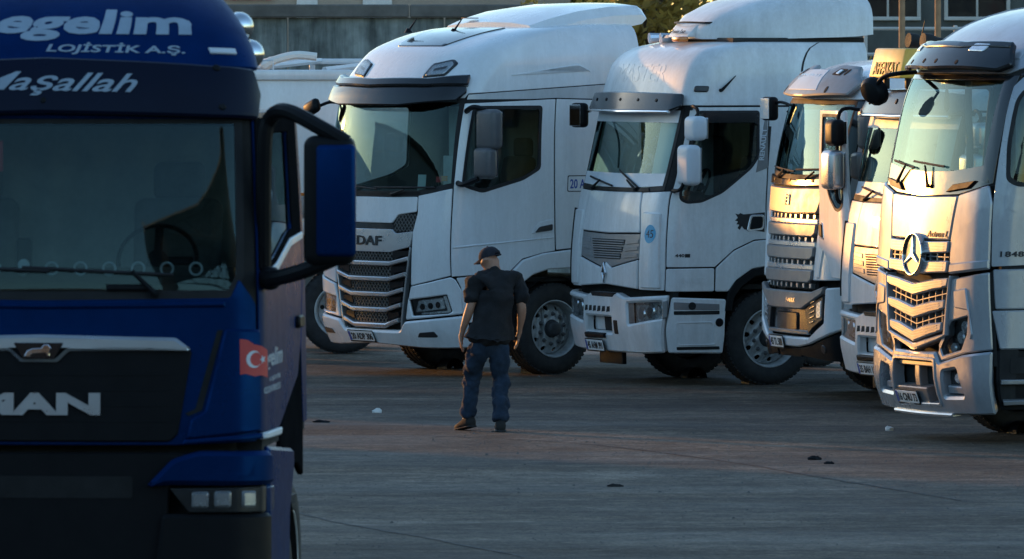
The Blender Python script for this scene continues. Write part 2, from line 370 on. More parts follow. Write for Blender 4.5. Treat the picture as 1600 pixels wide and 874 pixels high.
class Truck:
    def __init__(s, key, cab, name, label, group=None, paint='white', rx=0):
        x, y, d = POSE[key]; s.cab = CABS[cab]; s.key = key; s.paint = paint
        s.root = tag(empty(name, (x, y, 0), math.radians(d), rx), label, 'truck', group)
    def grid(s, bm):
        c = s.cab; ps = [v.co.x for v in bm.verts]; zs = [v.co.y for v in bm.verts]; p0, p1, z0, z1 = min(ps), max(ps), min(zs), max(zs)
        L = []
        for sg in (-1, 1):
            L += [sg*c.a0*i/7 for i in range(1, 8)]+[sg*(c.a0+c.c0*i/7) for i in range(1, 8)]
        L.append(0)
        cut_lines(bm, 0, [p for p in L if p0+.004 < p < p1-.004])
        Z = []; z = .35
        while z < 4.1: Z.append(z); z += .12 if z < 2.95 else .05
        cut_lines(bm, 1, [z for z in Z if z0+.004 < z < z1-.004])
    def surf(s, poly, n0=0.0, n1=.012, b=.004, holes=(), r=0, nf=None, back=False, hr=None):
        poly = fillet(poly, r) if r else [q[:2] for q in poly]; holes = [fillet(h, hr if hr is not None else r) if (hr or r) else h for h in holes]
        bm = slab_bm(poly, holes, n0, n1, b, back); s.grid(bm)
        for v in bm.verts:
            p, z, n = v.co
            if nf: n = nf(p, z, n)
            v.co = Vector(s.cab.map(p, z, n))
        return from_bm(bm)
    def panel(s, name, poly, m=None, parent=None, smooth=32, **kw):
        return obj(name, s.surf(poly, **kw), m or s.paint, parent or s.root, smooth)
    def both(s, name, poly, m=None, parent=None, **kw):
        out = [s.panel(name, poly, m, parent, **kw)]
        kw['holes'] = [[(-h[0],)+tuple(h[1:]) for h in reversed(H)] for H in kw.get('holes', ())]
        out.append(s.panel(name, [(-q[0],)+tuple(q[1:]) for q in reversed(poly)], m, parent, **kw)); return out
    def text(s, name, body, p0, z0, p1, z1, m, parent=None, n=.014, th=.004, slope=0, **kw):
        V, Fc = text2d(body, **kw)
        bm = bmesh.new(); vv = [bm.verts.new((p0+x*(p1-p0), z0+y*(z1-z0)+slope*x, 0)) for x, y in V]
        for f in Fc:
            try: bm.faces.new([vv[i] for i in f])
            except ValueError: pass
        s.grid(bm); bm.verts.index_update()
        A = [s.cab.map(v.co.x, v.co.y, n) for v in bm.verts]; B = [s.cab.map(v.co.x, v.co.y, n+th) for v in bm.verts]
        F1 = [tuple(v.index for v in f.verts) for f in bm.faces]; k = len(A); bm.free()
        cnt = set((f[i], f[(i+1) % len(f)]) for f in F1 for i in range(len(f)))
        F2 = [tuple(i+k for i in f) for f in F1]+[(a, b, b+k, a+k) for a, b in cnt if (b, a) not in cnt]
        return obj(name, (A+B, F2), m, parent or s.root, 0)
    def add(s, name, vf, m, parent=None, smooth=35, **kw): return obj(name, vf, m, parent or s.root, smooth, **kw)
    def at(s, p, z, n=0): return Vector(s.cab.map(p, z, n))
    def frame(s, p, z, n=0):
        """Matrix on the skin: x to the driver's side along the skin, y up, z outward."""
        o = s.at(p, z, n); ez = Vector(s.cab.nrm(p, z)); ex = (s.at(p+.01, z)-s.at(p-.01, z)).normalized(); ey = ez.cross(ex)
        m = Matrix((ex, ey, ez)).transposed().to_4x4(); m.translation = o; return m
    def m(s, sg, P): return [(sg*q[0],)+tuple(q[1:]) for q in (P if sg > 0 else reversed(P))]
    def plate(s, p, z, body, n=.03, w=.50, h=.115):
        m = s.frame(p, z, n); g = s.add('number_plate', plate(fillet(rect(-w/2,-h/2,w/2,h/2), .012), .008, .002, mtx=m), 'plate')
        s.add('plate_frame', plate(fillet(rect(-w/2-.012,-h/2-.016,w/2+.012,h/2+.012), .012), .006, .002, mtx=m @ Matrix.Translation((0,0,-.003))), 'black', g)
        s.add('country_strip', plate(rect(-w/2+.004,-h/2+.004,-w/2+.045,h/2-.004), .002, mtx=m @ Matrix.Translation((0,0,.008))), 'plateblue', g)
        s.add('plate_lettering', text_flat(body, w-.075, h*.68, m @ Matrix.Translation((.021,0,.009)), .002, bold=.025), 'ink', g, 0)
        return g
    def shell(s, zf, zb, zt, wind, wins, pf=1.45):
        """Dark inner skin with the window openings, rear wall and crowned roof plate."""
        c = s.cab; P = c.P-.01; e = pf+.06
        s.panel('cab_shell', [(-P,zb),(-e,zb),(-pf,zf),(pf,zf),(e,zb),(P,zb),(P,zt),(-P,zt)], 'cavity', n0=-.02, n1=-.004, b=0, holes=[wind]+list(wins), nf=lambda p, z, n: n-.13*min(1, max(0, (1.26-abs(p))/.06))*min(1, max(0, (min(q[1] for q in wind)-.12-z)/.10)))
        ring = lambda z, n=0: [s.at(P*(2*i/48-1), z, n) for i in range(49)]
        zz = [zb+(zt-zb)*i/12 for i in range(13)]
        A = [s.at(-P, z, -.01) for z in zz]+[s.at(P, z, -.01) for z in reversed(zz)]
        s.add('rear_wall', (A, [tuple(range(len(A)))]), s.paint, smooth=0)
        return ring
    def roof(s, zt, n=.012, crown=.03, m=None):
        """Roof plate closing the top level."""
        P = s.cab.P-.01; k = 56; A = [s.at(P*(2*i/k-1), zt-.004, n) for i in range(k+1)]; rings = [A]
        cx = (max(v.x for v in A)+min(v.x for v in A))/2
        for j in range(1, 7):
            f = 1-j/7; rings.append([Vector((cx+(v.x-cx)*f, v.y*f, v.z+crown*(1-f*f))) for v in A])
        return s.add('roof_panel', loft(rings, cap=True), m or s.paint)

# ------------------------------------------------------------------ shared truck parts
def wheel_proto(front=True):
    w = empty('wheel', (0,0,0))
    R = .505; hw = .155
    prof = [(.30,hw-.03),(.315,hw-.012),(.34,hw-.002),(.40,hw+.004),(.445,hw),(.475,hw-.012),(.492,hw-.028),(.500,hw-.045)]
    tr = [(R,hw-.06)]
    for g in (.075, .0, -.075): tr += [(R,g+.012),(R-.016,g+.008),(R-.016,g-.008),(R,g-.012)]
    prof = prof+tr+[(R,-hw+.06)]+[(r,-h) for r, h in reversed(prof)]
    obj('tyre', lathe(prof, 56), 'tyre', w, 40)
    lug = []
    for i in range(56):                                    # shoulder tread blocks
        a = 2*math.pi*i/56
        for sy in (1,-1): lug.append(xf(box((R-.008, sy*(hw-.050), 0), (.020,.05,.036), .003, 1), Matrix.Rotation(a, 4, 'Y')))
    struct(obj('tread_lugs', join(*lug), 'tyre', w, 0), 'stuff')
    d = .02 if front else -.05
    obj('rim', lathe([(.302,hw-.035),(.316,hw-.01),(.318,hw-.003),(.308,hw-.002),(.298,hw-.012),(.290,hw-.05),(.283,d-.01),(.262,d-.012)], 56), 'rim', w, 40)
    hol = [circle(.232*math.cos(2*math.pi*(i+.5)/10), .232*math.sin(2*math.pi*(i+.5)/10), .026, 12) for i in range(10)]
    disc = from_bm(slab_bm(circle(0,0,.275,56), hol+[circle(0,0,.10,28)], -.012, .012, .004, True))
    def dome(v):                                           # dished disc
        r = math.hypot(v[0], v[1]); k = .06 if front else -.02
        f = min(1, max(0, (.262-r)/.075)); return (v[0], d+v[2]+k*f*f*(3-2*f)*1.0, v[1])
    obj('wheel_disc', ([dome(v) for v in disc[0]], [tuple(reversed(f)) for f in disc[1]]), 'rim', w, 40)
    obj('brake_drum', lathe([(.0,-.06),(.27,-.06),(.27,-.10),(0,-.10)], 32), 'cavity', w)
    nh = d+(.072 if front else -.008)
    for i in range(10):
        a = 2*math.pi*i/10; c = (.165*math.cos(a), nh, .165*math.sin(a))
        obj('wheel_nut', move(lathe([(.0,.036),(.010,.036),(.014,.028),(.016,.004),(.024,.0),(.024,-.004)], 10), c), 'nut', w, 40)
    obj('hub', lathe([(.0,nh+.075),(.05,nh+.075),(.075,nh+.066),(.085,nh+.05),(.088,nh+.0),(.10,nh-.004)] if front else [(0,nh+.12),(.09,nh+.12),(.105,nh+.1),(.11,nh-.01)], 28), 'rim' if not front else 'chassis', w, 40)
    return w
_wp = {}
def add_wheels(T, xs=((0, True),(-3.7, False))):
    for x, fr in xs:
        if fr not in _wp: _wp[fr] = w = wheel_proto(fr)
        for sg in (1,-1):
            w = _wp[fr]
            if w.parent is not None: w = copy_tree(w)
            w.parent = T.root; w.location = (x, sg*1.035, .503); w.rotation_euler = (0, random.uniform(0,6.28), 0 if sg > 0 else math.pi)
            if not fr:
                w2 = copy_tree(w, T.root); w2.location = (x, sg*.70, .503)
def chassis(T, paint='chassis', tank=True):
    for sg in (1,-1): T.add('chassis_rail', box((-1.75, sg*.39, .92), (5.6,.07,.26), .01), paint)
    T.add('front_axle', join(box((0,0,.48),(.12,1.7,.12),.02), lathe([(.12,-.9),(.12,-.7)], 16), lathe([(.12,.7),(.12,.9)], 16)), 'chassis')
    T.add('rear_axle', box((-3.7,0,.5),(.22,1.3,.22),.05), 'chassis')
    T.add('engine_block', box((.25,0,.98),(1.5,.8,.75),.05), 'cavity')
    T.add('fifth_wheel', box((-3.5,0,1.12),(.9,.95,.12),.04), 'chassis')
    if tank:
        for sg in (1,-1): T.add('fuel_tank', box((-1.95, sg*.88, .72),(1.5,.62,.62),.12,4), 'silver')
def arch_liner(T, r=.58, y0=.62, y1=1.2):
    for sg in (1,-1):
        A = [(r*math.cos(math.pi*i/14-.02), r*math.sin(math.pi*i/14-.02)+.5) for i in range(15)]
        V = [(x, sg*y, z) for y in (y0, y1) for x, z in A]; Fc = [(i, i+1, i+16, i+15) for i in range(14)]
        wall = [(x, sg*y0, z) for x, z in A]
        T.add('wheel_arch_liner', join((V, Fc), (wall, [tuple(range(15))])), 'cavity')
def interior(T, zd, xd, seat_x=.35, light=False, curtains=None, zf=1.05):
    """Dashboard, steering wheel, seats, bunk, curtains inside the cab."""
    T.add('cab_floor', box((.1,0,zf),(2.2,2.3,.05)), 'cavity')
    T.add('dashboard', hexa([(xd-.75,-1.12,zd-.45),(xd-.12,-1.1,zd-.45),(xd-.12,1.1,zd-.45),(xd-.75,1.12,zd-.45),(xd-.55,-1.12,zd+.02),(xd-.1,-1.05,zd-.06),(xd-.1,1.05,zd-.06),(xd-.55,1.12,zd+.02)], .05), 'interior')
    sw = T.add('steering_wheel', xf(join(lathe([(.235,0),(.228,.012),(.215,.016),(.208,0),(.215,-.016),(.228,-.012),(.235,0)], 28), box((0,0,0),(.42,.02,.05),.008), box((0,.0,-.1),(.05,.02,.2),.008), lathe([(0,.02),(.06,.02),(.07,-.03)], 16)),
          Matrix.Translation((xd-.72,.55,zd+.04)) @ Matrix.Rotation(math.radians(62), 4, 'Y') @ Matrix.Rotation(math.radians(90), 4, 'X')), 'black')
    for sg in (1,-1):
        st = T.add('seat', join(box((seat_x-.02, sg*.58, zd-.42),(.55,.52,.16),.06,3), xf(box((0,0,.38),(.15,.50,.78),.06,3), Matrix.Translation((seat_x-.26, sg*.58, zd-.38)) @ Matrix.Rotation(math.radians(-12), 4, 'Y'))), 'seat')
        T.add('headrest', box((seat_x-.46, sg*.58, zd+.47),(.10,.30,.22),.05,3), 'seat', st)
    T.add('bunk', box((-.75,0,zd-.35),(.75,2.2,.22),.06,3), 'seat')
    T.add('bedding', box((-.72,0,zd-.2),(.6,1.9,.12),.05,3), 'seatlight')
    if curtains:
        for (y0, y1, x, z0, z1) in curtains:
            k = 26; V = []
            for j in range(2):
                for i in range(k+1):
                    f = i/k; w = .018*math.sin(i*1.9)+.008*math.sin(i*4.1); V.append((x+w, y0+(y1-y0)*f, z0 if j == 0 else z1))
            T.add('curtain', (V, [(i, i+1, k+2+i, k+1+i) for i in range(k)]), 'curtain', smooth=80)
def wiper(T, pts, parent=None):
    """Wiper: arm from pivot to blade, all on the glass. pts: pivot, elbow, blade end a, blade end b as (p, z)."""
    a, e, b0, b1 = pts
    w = T.add('wiper', join(tube([T.at(*a, .03), T.at(*e, .045)], [.016,.010], 8), move(box((0,0,0),(.03,.05,.04),.01), T.at(*a, .025))), 'black', parent)
    T.add('wiper_blade', tube([T.at(b0[0]+(b1[0]-b0[0])*i/8, b0[1]+(b1[1]-b0[1])*i/8, .022) for i in range(9)], .011, 6), 'rubber', w)
    return w
def mirror_head(T, name, c, s, b, rz=0, m='black', glass_side=-1, parent=None):
    """Rounded mirror housing with its glass on the rear face."""
    mtx = Matrix.Translation(c) @ Matrix.Rotation(rz, 4, 'Z')
    h = T.add(name, xf(box((0,0,0), s, b, 4), mtx), m, parent)
    T.add('mirror_glass', xf(box((glass_side*(s[0]/2+.001),0,0),(.006,s[1]*.84,s[2]*.86),.002,1), mtx), 'mirror', h if parent is None else parent)
    return h
def lattice(T, p0, p1, z0, z1, dp, dz, w=.007, n=-.02):
    """Crossing diagonal bars (honeycomb-like grille mesh) on the skin."""
    parts = []; k = int((p1-p0)/dp)+1
    rows = int(round((z1-z0)/dz)); dz = (z1-z0)/rows
    V, Fc = [], []
    def bar(a, b):
        d = Vector((b[0]-a[0], b[1]-a[1])); d.normalize(); o = Vector((-d.y, d.x))*w/2; i = len(V)
        V.extend([T.cab.map(a[0]+o.x, a[1]+o.y, n), T.cab.map(b[0]+o.x, b[1]+o.y, n), T.cab.map(b[0]-o.x, b[1]-o.y, n), T.cab.map(a[0]-o.x, a[1]-o.y, n)])
        V.extend([T.cab.map(a[0]+o.x, a[1]+o.y, n-.012), T.cab.map(b[0]+o.x, b[1]+o.y, n-.012), T.cab.map(b[0]-o.x, b[1]-o.y, n-.012), T.cab.map(a[0]-o.x, a[1]-o.y, n-.012)])
        Fc.extend([(i+3,i+2,i+1,i),(i,i+1,i+5,i+4),(i+2,i+3,i+7,i+6)])
    for r in range(rows):
        for c in range(k-1):
            x = p0+c*dp+(dp/2 if r % 2 else 0); z = z0+r*dz
            bar((x, z), (x+dp/2, z+dz)); bar((x+dp/2, z+dz), (x+dp, z))
    return V, Fc
# ------------------------------------------------------------------ the setting
def mat_ground():
    m, N, L, b = nodes_of('worn_asphalt'); tc = N.new('ShaderNodeTexCoord')
    def vec(st):
        mp = N.new('ShaderNodeMapping'); mp.inputs['Scale'].default_value = st; L.new(tc.outputs['Object'], mp.inputs[0]); return mp.outputs[0]
    def noise(sc, det, st=(1,1,1), rg=.6, dis=0):
        n = N.new('ShaderNodeTexNoise'); n.inputs['Scale'].default_value = sc; n.inputs['Detail'].default_value = det; n.inputs['Roughness'].default_value = rg; n.inputs['Distortion'].default_value = dis
        L.new(vec(st), n.inputs['Vector']); return n.outputs['Fac']
    def ramp(f, a, b_, ca, cb):
        r = N.new('ShaderNodeValToRGB'); r.color_ramp.elements[0].position = a; r.color_ramp.elements[1].position = b_
        r.color_ramp.elements[0].color = (*ca, 1); r.color_ramp.elements[1].color = (*cb, 1); L.new(f, r.inputs[0]); return r.outputs[0]
    def mix(mode, f, x, y):
        q = N.new('ShaderNodeMix'); q.data_type = 'RGBA'; q.blend_type = mode
        if isinstance(f, float): q.inputs[0].default_value = f
        else: L.new(f, q.inputs[0])
        L.new(x, q.inputs[6]); L.new(y, q.inputs[7]); return q.outputs[2]
    W = (1,1,1)
    c = ramp(noise(.45, 10, (1,.5,1), .72), .32, .70, (.084,.066,.047), (.25,.20,.148))
    c = mix('MULTIPLY', .85, c, ramp(noise(.30, 10, (.40,1.1,1), .72, .8), .40, .62, (.28,.28,.29), W))      # long tyre and oil streaks
    c = mix('MULTIPLY', .75, c, ramp(noise(.8, 9, (.45,1.1,1), .74, .6), .38, .60, (.48,.48,.48), W))            # finer scuffs across the yard
    dc = N.new('ShaderNodeRGB'); dc.outputs[0].default_value = (.33,.27,.205,1)
    c = mix('MIX', ramp(noise(.42, 10, (.45,1.2,1), .75), .55, .74, (0,0,0), (.8,.8,.8)), c, dc.outputs[0])  # pale dust
    c = mix('MULTIPLY', .9, c, ramp(noise(1.1, 6, (1,.8,1), .6), .66, .72, W, (.36,.35,.34)))                # oil spots
    v = N.new('ShaderNodeTexVoronoi'); v.inputs['Scale'].default_value = 30; L.new(vec((1,1,1)), v.inputs['Vector'])
    c = mix('MULTIPLY', .8, c, ramp(v.outputs['Distance'], .15, .75, (.55,.55,.55), (1.35,1.35,1.35)))       # coarse aggregate
    c = mix('MULTIPLY', .85, c, ramp(noise(3.2, 8, (1,.8,1), .75), .40, .60, (.55,.54,.53), (1.2,1.2,1.2)))     # mottling
    c = mix('MULTIPLY', .9, c, ramp(noise(9, 6, (1,1,1), .7), .35, .66, (.55,.55,.55), (1.25,1.25,1.25)))
    L.new(c, b.inputs['Base Color'])
    ro = N.new('ShaderNodeMapRange'); ro.inputs[1].default_value = .35; ro.inputs[2].default_value = .65; ro.inputs[3].default_value = .62; ro.inputs[4].default_value = .95; b.inputs['Specular IOR Level'].default_value = .3
    L.new(noise(.3, 7, (.3,1.5,1), .7), ro.inputs[0]); L.new(ro.outputs[0], b.inputs['Roughness'])
    ad = N.new('ShaderNodeMath'); ad.operation = 'MULTIPLY_ADD'; ad.inputs[1].default_value = 3.0; L.new(noise(1.5, 7, (1,1,1), .7), ad.inputs[0]); L.new(v.outputs['Distance'], ad.inputs[2])
    bp = N.new('ShaderNodeBump'); bp.inputs['Strength'].default_value = .5; bp.inputs['Distance'].default_value = .014
    L.new(ad.outputs[0], bp.inputs['Height']); L.new(bp.outputs[0], b.inputs['Normal'])
    return m
M['ground'] = mat_ground()
def mat_concrete():
    m, N, L, b = nodes_of('stained_concrete'); tc = N.new('ShaderNodeTexCoord')
    mp = N.new('ShaderNodeMapping'); mp.inputs['Scale'].default_value = (1.4,1.4,.16); L.new(tc.outputs['Object'], mp.inputs[0])
    n = N.new('ShaderNodeTexNoise'); n.inputs['Scale'].default_value = 2.2; n.inputs['Detail'].default_value = 9; n.inputs['Roughness'].default_value = .7; L.new(mp.outputs[0], n.inputs['Vector'])
    r = N.new('ShaderNodeValToRGB'); r.color_ramp.elements[0].position = .32; r.color_ramp.elements[0].color = (.045,.055,.055,1)
    r.color_ramp.elements[1].position = .68; r.color_ramp.elements[1].color = (.36,.40,.39,1); L.new(n.outputs['Fac'], r.inputs[0])
    n2 = N.new('ShaderNodeTexNoise'); n2.inputs['Scale'].default_value = 3; n2.inputs['Detail'].default_value = 6; L.new(tc.outputs['Object'], n2.inputs['Vector'])
    r2 = N.new('ShaderNodeValToRGB'); r2.color_ramp.elements[0].position = .35; r2.color_ramp.elements[0].color = (.45,.45,.45,1); r2.color_ramp.elements[1].position = .55; L.new(n2.outputs['Fac'], r2.inputs[0])
    q = N.new('ShaderNodeMix'); q.data_type = 'RGBA'; q.blend_type = 'MULTIPLY'; q.inputs[0].default_value = .8; L.new(r.outputs[0], q.inputs[6]); L.new(r2.outputs[0], q.inputs[7])
    L.new(q.outputs[2], b.inputs['Base Color']); b.inputs['Roughness'].default_value = .9
    return m
M['concrete'] = mat_concrete()
M['coping'] = mat('coping_concrete', (.14,.13,.12), .9, var=.4, scale=2.5)
def ground():
    xs = [-600,-60]+[-20+i for i in range(41)]+[60,600]; ys = [-400,0,30,45,55]+[60+i for i in range(41)]+[120,200,900]
    random.seed(3); V, Fc = [], []
    for y in ys:
        for x in xs:
            near = 60 <= y <= 100 and abs(x) <= 20
            V.append((x, y, 0.0))
    k = len(xs)
    for j in range(len(ys)-1):
        for i in range(k-1): Fc.append((j*k+i, j*k+i+1, (j+1)*k+i+1, (j+1)*k+i))
    struct(obj('ground', (V, Fc), 'ground', smooth=0))
ground()
# concrete wall behind the lorry park, its panels and coping stones
wall = tag(empty('boundary_wall', (0, 128, 0)), 'tall stained concrete boundary wall with dark coping behind the parked trucks', 'wall')
Z0 = 4.02
for i in range(8):
    x0 = -18.2+i*2.45
    obj('wall_panel', box((x0+1.22, .12+.01*(i % 3), Z0/2), (2.425,.24,Z0), .012, 1), 'concrete', wall)
for i in range(7):
    x0 = -19.3+i*2.95
    obj('coping_stone', box((x0+1.47, .10, Z0+.105), (2.93,.46,.205), .02, 1), 'coping', wall)

# unseen block added left of the yard, keeps low sun off the foreground
wh = tag(empty('sun_blocker', (-33, 57, 0)), 'unseen block with sheet walls added to keep the low sun off the foreground', 'building')
M['sheet'] = mat('wall_sheet', (.45,.46,.46), .6, var=.15, scale=1)
obj('wall', box((0,0,3.1),(15,85,6.2),.05), 'sheet', wh); obj('roof', box((0,0,6.35),(15.6,85.6,.3),.05), 'coping', wh)
for i in range(13): obj('roller_door', box((7.53,-36+6*i,2.2),(.08,4,4.4),.02), 'greyplastic', wh)
# ------------------------------------------------------------------ white tractor with slatted grille and roof lamps (front left of the row)
def build_daf():
    T = Truck('daf', 'daf', 'white_tractor_unit', 'white tractor unit with slatted honeycomb grille and roof lamps, behind the walking man', 'parked white tractor units', 'white')
    wind = [(-1.19,2.09),(-.7,2.0),(0,1.985),(.7,2.0),(1.19,2.09),(1.17,3.03),(-1.17,3.03)]
    win = [(1.30,2.12),(1.345,2.08),(1.58,2.02),(2.12,2.155),(2.34,2.27),(2.30,2.95),(1.33,2.95)]
    mw = [(-x, z) for x, z in reversed(win)]
    T.shell(.36, 1.2, 3.84, wind, [win, mw]); interior(T, 2.02, 1.55, .45, curtains=[(.55,1.02,.98,2.0,2.95),(-1.05,1.05,-.35,1.7,3.1)])
    T.panel('windscreen', wind, 'glass', n0=-.006, n1=0, b=0, r=.06)
    T.panel('windscreen_seal', offset_poly(ccw(wind), -.03), 'rubber', n0=-.012, n1=.002, b=0, holes=[offset_poly(ccw(wind), .035)])
    T.add('steering_shade', box((1.05,.72,2.2),(.02,.34,.42),.01), 'seatlight'); T.add('windscreen_paper', plate(rect(-.06,-.09,.06,.09), .002, mtx=T.frame(.74,2.12,-.012)), 'paper')
    T.add('toll_tag', plate(rect(-.035,-.03,.035,.03), .01, mtx=T.frame(.97,2.16,-.02)), 'red'); T.add('permit_sticker', plate(rect(-.04,-.03,.04,.03), .002, mtx=T.frame(1.05,2.17,-.014)), 'amber')
    # doors
    arch = [(2.13,1.29),(2.42,1.355),(2.60,1.375)]
    door = [(1.215,1.10),(1.195,2.04),(1.205,2.985),(2.487,3.03),(2.580,1.365),(2.42,1.345),(2.15,1.285),(1.99,1.155),(1.75,1.13)]
    for i, d in enumerate(T.both('door', door, holes=[win], r=.012, hr=.05)):
        sg = 1 if i == 0 else -1; f = lambda P: [(sg*x, z) for x, z in (P if sg > 0 else reversed(P))]
        T.panel('side_window', f(win), 'glassdark', d, n0=-.004, n1=.002, b=0, r=.05)
        T.panel('window_seal', f(offset_poly(ccw(win), -.012)), 'rubber', d, n0=.0, n1=.014, b=.002, holes=[f(offset_poly(ccw(win), .028))], r=.05)
        T.panel('handle_recess', f([(2.25,1.55),(2.335,1.675),(2.56,1.725),(2.56,1.565)]), 'white', d, n0=.004, n1=.017, b=.006, r=.03)
        T.panel('door_handle', f([(2.30,1.565),(2.36,1.63),(2.535,1.66),(2.535,1.59)]), 'gloss', d, n0=.012, n1=.03, b=.006, r=.02)
        T.panel('door_crease', f([(1.23,1.405),(1.23,1.43),(2.56,1.52),(2.56,1.505)]), 'white', d, n0=.004, n1=.022, b=.008)
    T.both('rear_side_panel', [(2.598,1.375),(2.505,3.032),(3.74,3.0),(3.74,1.15),(3.36,1.15),(3.25,1.30),(2.87,1.395)], r=.012)
    T.both('wheel_arch_trim', [(2.005,1.15),(2.15,1.272),(2.42,1.34),(2.86,1.38),(3.24,1.285),(3.33,1.14),(3.33,.95),(3.24,.95),(3.13,1.06),(2.94,1.148),(2.77,1.168),(2.478,1.160),(2.272,1.105),(2.123,1.01),(1.97,.80),(1.93,.80),(1.95,1.05)], n1=.035, b=.014, r=.02)
    T.both('step_panel', [(1.335,.35),(1.33,.98),(1.27,1.085),(1.74,1.118),(1.94,1.14),(1.93,.80),(1.86,.35)], n1=.008, r=.02)
    T.both('step_recess', rect(1.40,.72,1.84,.92), 'black', n0=0, n1=.010, b=.002, r=.02)
    T.both('step_recess', rect(1.40,.40,1.80,.60), 'black', n0=0, n1=.010, b=.002, r=.02)
    # roof
    T.panel('roof_skin', [(-3.74,3.225),(-1.22,3.095),(-1.19,3.045),(1.19,3.045),(1.22,3.095),(3.74,3.225),(3.74,3.845),(-3.74,3.845)], b=.004)
    T.both('roof_band', [(1.215,2.998),(1.225,3.085),(3.74,3.215),(3.74,3.012),(2.5,3.042)], 'shadedwhite', nf=lambda p, z, n: n-.02+.12*(z-3.0))  # greyer paint carries the shade of this downward facet
    T.both('side_crease', [(1.7,3.29),(2.7,3.40),(2.92,3.33),(2.90,3.345),(2.69,3.415),(1.7,3.30)], n0=.008, n1=.022, b=.006)
    T.roof(3.845)
    T.panel('roof_hatch', [(-.46,3.60),(.46,3.60),(.72,3.80),(-.72,3.80)], 'gloss', n0=.005, n1=.022, b=.004, r=.03)
    for i, l in enumerate(T.both('roof_lamp', [(.52,3.255),(.555,3.405),(.815,3.46),(.90,3.415),(.825,3.28)], 'lampdark', n0=.0, n1=.02, b=.005, r=.025)):
        sg = 1 if i == 0 else -1; f = lambda P: [(sg*x, z) for x, z in (P if sg > 0 else reversed(P))]
        T.panel('reflector', f([(.56,3.275),(.59,3.39),(.80,3.435),(.85,3.405),(.80,3.30)]), 'lamp', l, n0=.0, n1=.026, b=.004, r=.02)
        T.panel('lens', f([(.535,3.265),(.565,3.40),(.812,3.45),(.885,3.41),(.82,3.288)]), 'glassclear', l, n0=.02, n1=.034, b=.004, r=.02)
        T.panel('lamp_bar', f([(.63,3.325),(.64,3.35),(.79,3.38),(.78,3.35)]), 'lampdark', l, n0=.02, n1=.031, b=.002)
    # sun visor in two mouldings
    vz = lambda p, z, n: n+.10*max(0, 1-(abs(p)/1.15)**2)+.05*(3.25-z)/.3*max(0, 1-(abs(p)/1.2)**4)
    vis = T.panel('sun_visor', [(-1.17,3.15),(-.75,3.10),(0,3.075),(.75,3.10),(1.17,3.15),(1.20,3.09),(1.11,3.0),(.5,2.925),(-.5,2.925),(-1.11,3.0),(-1.20,3.09)], 'smoke', n0=.05, n1=.085, b=.012, nf=vz, back=True, r=.02)
    T.panel('visor_top', [(-1.16,3.27),(-.75,3.20),(0,3.17),(.75,3.20),(1.16,3.27),(1.185,3.165),(.75,3.115),(0,3.088),(-.75,3.115),(-1.185,3.165)], 'smoke', vis, n0=.0, n1=.085, b=.014, nf=vz, r=.015)
    for p in (-.85,-.4,.4,.85): T.add('visor_bracket', move(box((0,0,0),(.03,.03,.03),.008), T.at(p,3.03,.23-.12*abs(p))), 'black', vis)
    # deflector on the roof
    d = [(-.30,.0,3.80),(-.42,.88,3.72),(-1.12,1.02,3.78)]
    def ring(x, w, z, zb):
        return [(x,-w,zb),(x,-w,z-.12),(x,-w*.90,z-.02),(x,-w*.5,z+.012),(x,0,z+.02),(x,w*.5,z+.012),(x,w*.90,z-.02),(x,w,z-.12),(x,w,zb)]
    T.add('roof_deflector', loft([ring(.05,.86,3.86,3.80),ring(-.2,.92,3.94,3.80),ring(-.55,.97,4.02,3.79),(ring(-.95,1.0,4.07,3.79)),ring(-1.32,1.02,4.08,3.86),ring(-1.40,1.0,4.04,3.92)]), 'white', smooth=40)
    T.add('deflector_vent', box((-.02,-.45,3.925),(.10,.2,.01),.004), 'black')
    T.add('roof_seal', box((-.55,0,3.795),(1.25,1.84,.03),.01), 'rubber')
    for y, x in ((-.62,.70),(-.1,.45)):
        a = T.add('antenna', join(move(lathe([(.0,.05),(.02,.05),(.05,.0)], 12, 'z'), (x,y,3.76)), tube([(x,y,3.78),(x-.10,y+.02,3.92)], [.014,.006], 6)), 'black')
    # front
    T.panel('service_flap', [(-.715,1.965),(-.3,1.955),(.3,1.955),(.715,1.965),(.715,1.80),(.455,1.765),(.37,1.672),(-.37,1.672),(-.455,1.765),(-.715,1.80)], n1=.016, b=.008, r=.02)
    T.panel('cowl', [(-.74,1.985),(-.3,1.97),(.3,1.97),(.74,1.985),(.74,2.02),(0,2.0),(-.74,2.02)], 'black', n0=-.01, n1=.004, b=0)
    T.panel('flap_gap', [(-.40,1.61),(.40,1.61),(.37,1.665),(-.37,1.665)], 'gloss', n0=-.02, n1=.004, b=0)
    for g in T.both('corner_intake', [(.37,1.655),(.455,1.755),(.718,1.79),(.716,1.61),(.435,1.573)], 'cavity', n0=-.02, n1=0, b=0): pass
    for sg in (1,-1):
        q = lattice(T, .39, .72, 1.585, 1.775, .05, .032, .008, .006); q = q if sg > 0 else mirror_y(q); T.add('intake_mesh', q, 'mesh', smooth=0)
    sp = T.panel('badge_panel', [(-.70,1.59),(-.44,1.56),(-.38,1.605),(.38,1.605),(.44,1.56),(.70,1.59),(.66,1.42),(.355,1.355),(-.355,1.355),(-.66,1.42)], 'silver', n0=-.01, n1=.02, b=.006, r=.012)
    T.text('badge_letters', 'DAF', -.21, 1.425, .225, 1.53, 'gloss', sp, n=.02, th=.008, bold=.03)
    T.both('corner_panel', [(.725,1.975),(1.18,2.06),(1.203,1.11),(.665,.995),(.685,1.585),(.733,1.785)], n1=.018, b=.008, r=.012)
    T.panel('grille_back', [(-.67,1.36),(.67,1.36),(.53,.48),(-.53,.48)], 'cavity', n0=-.05, n1=-.035, b=0)
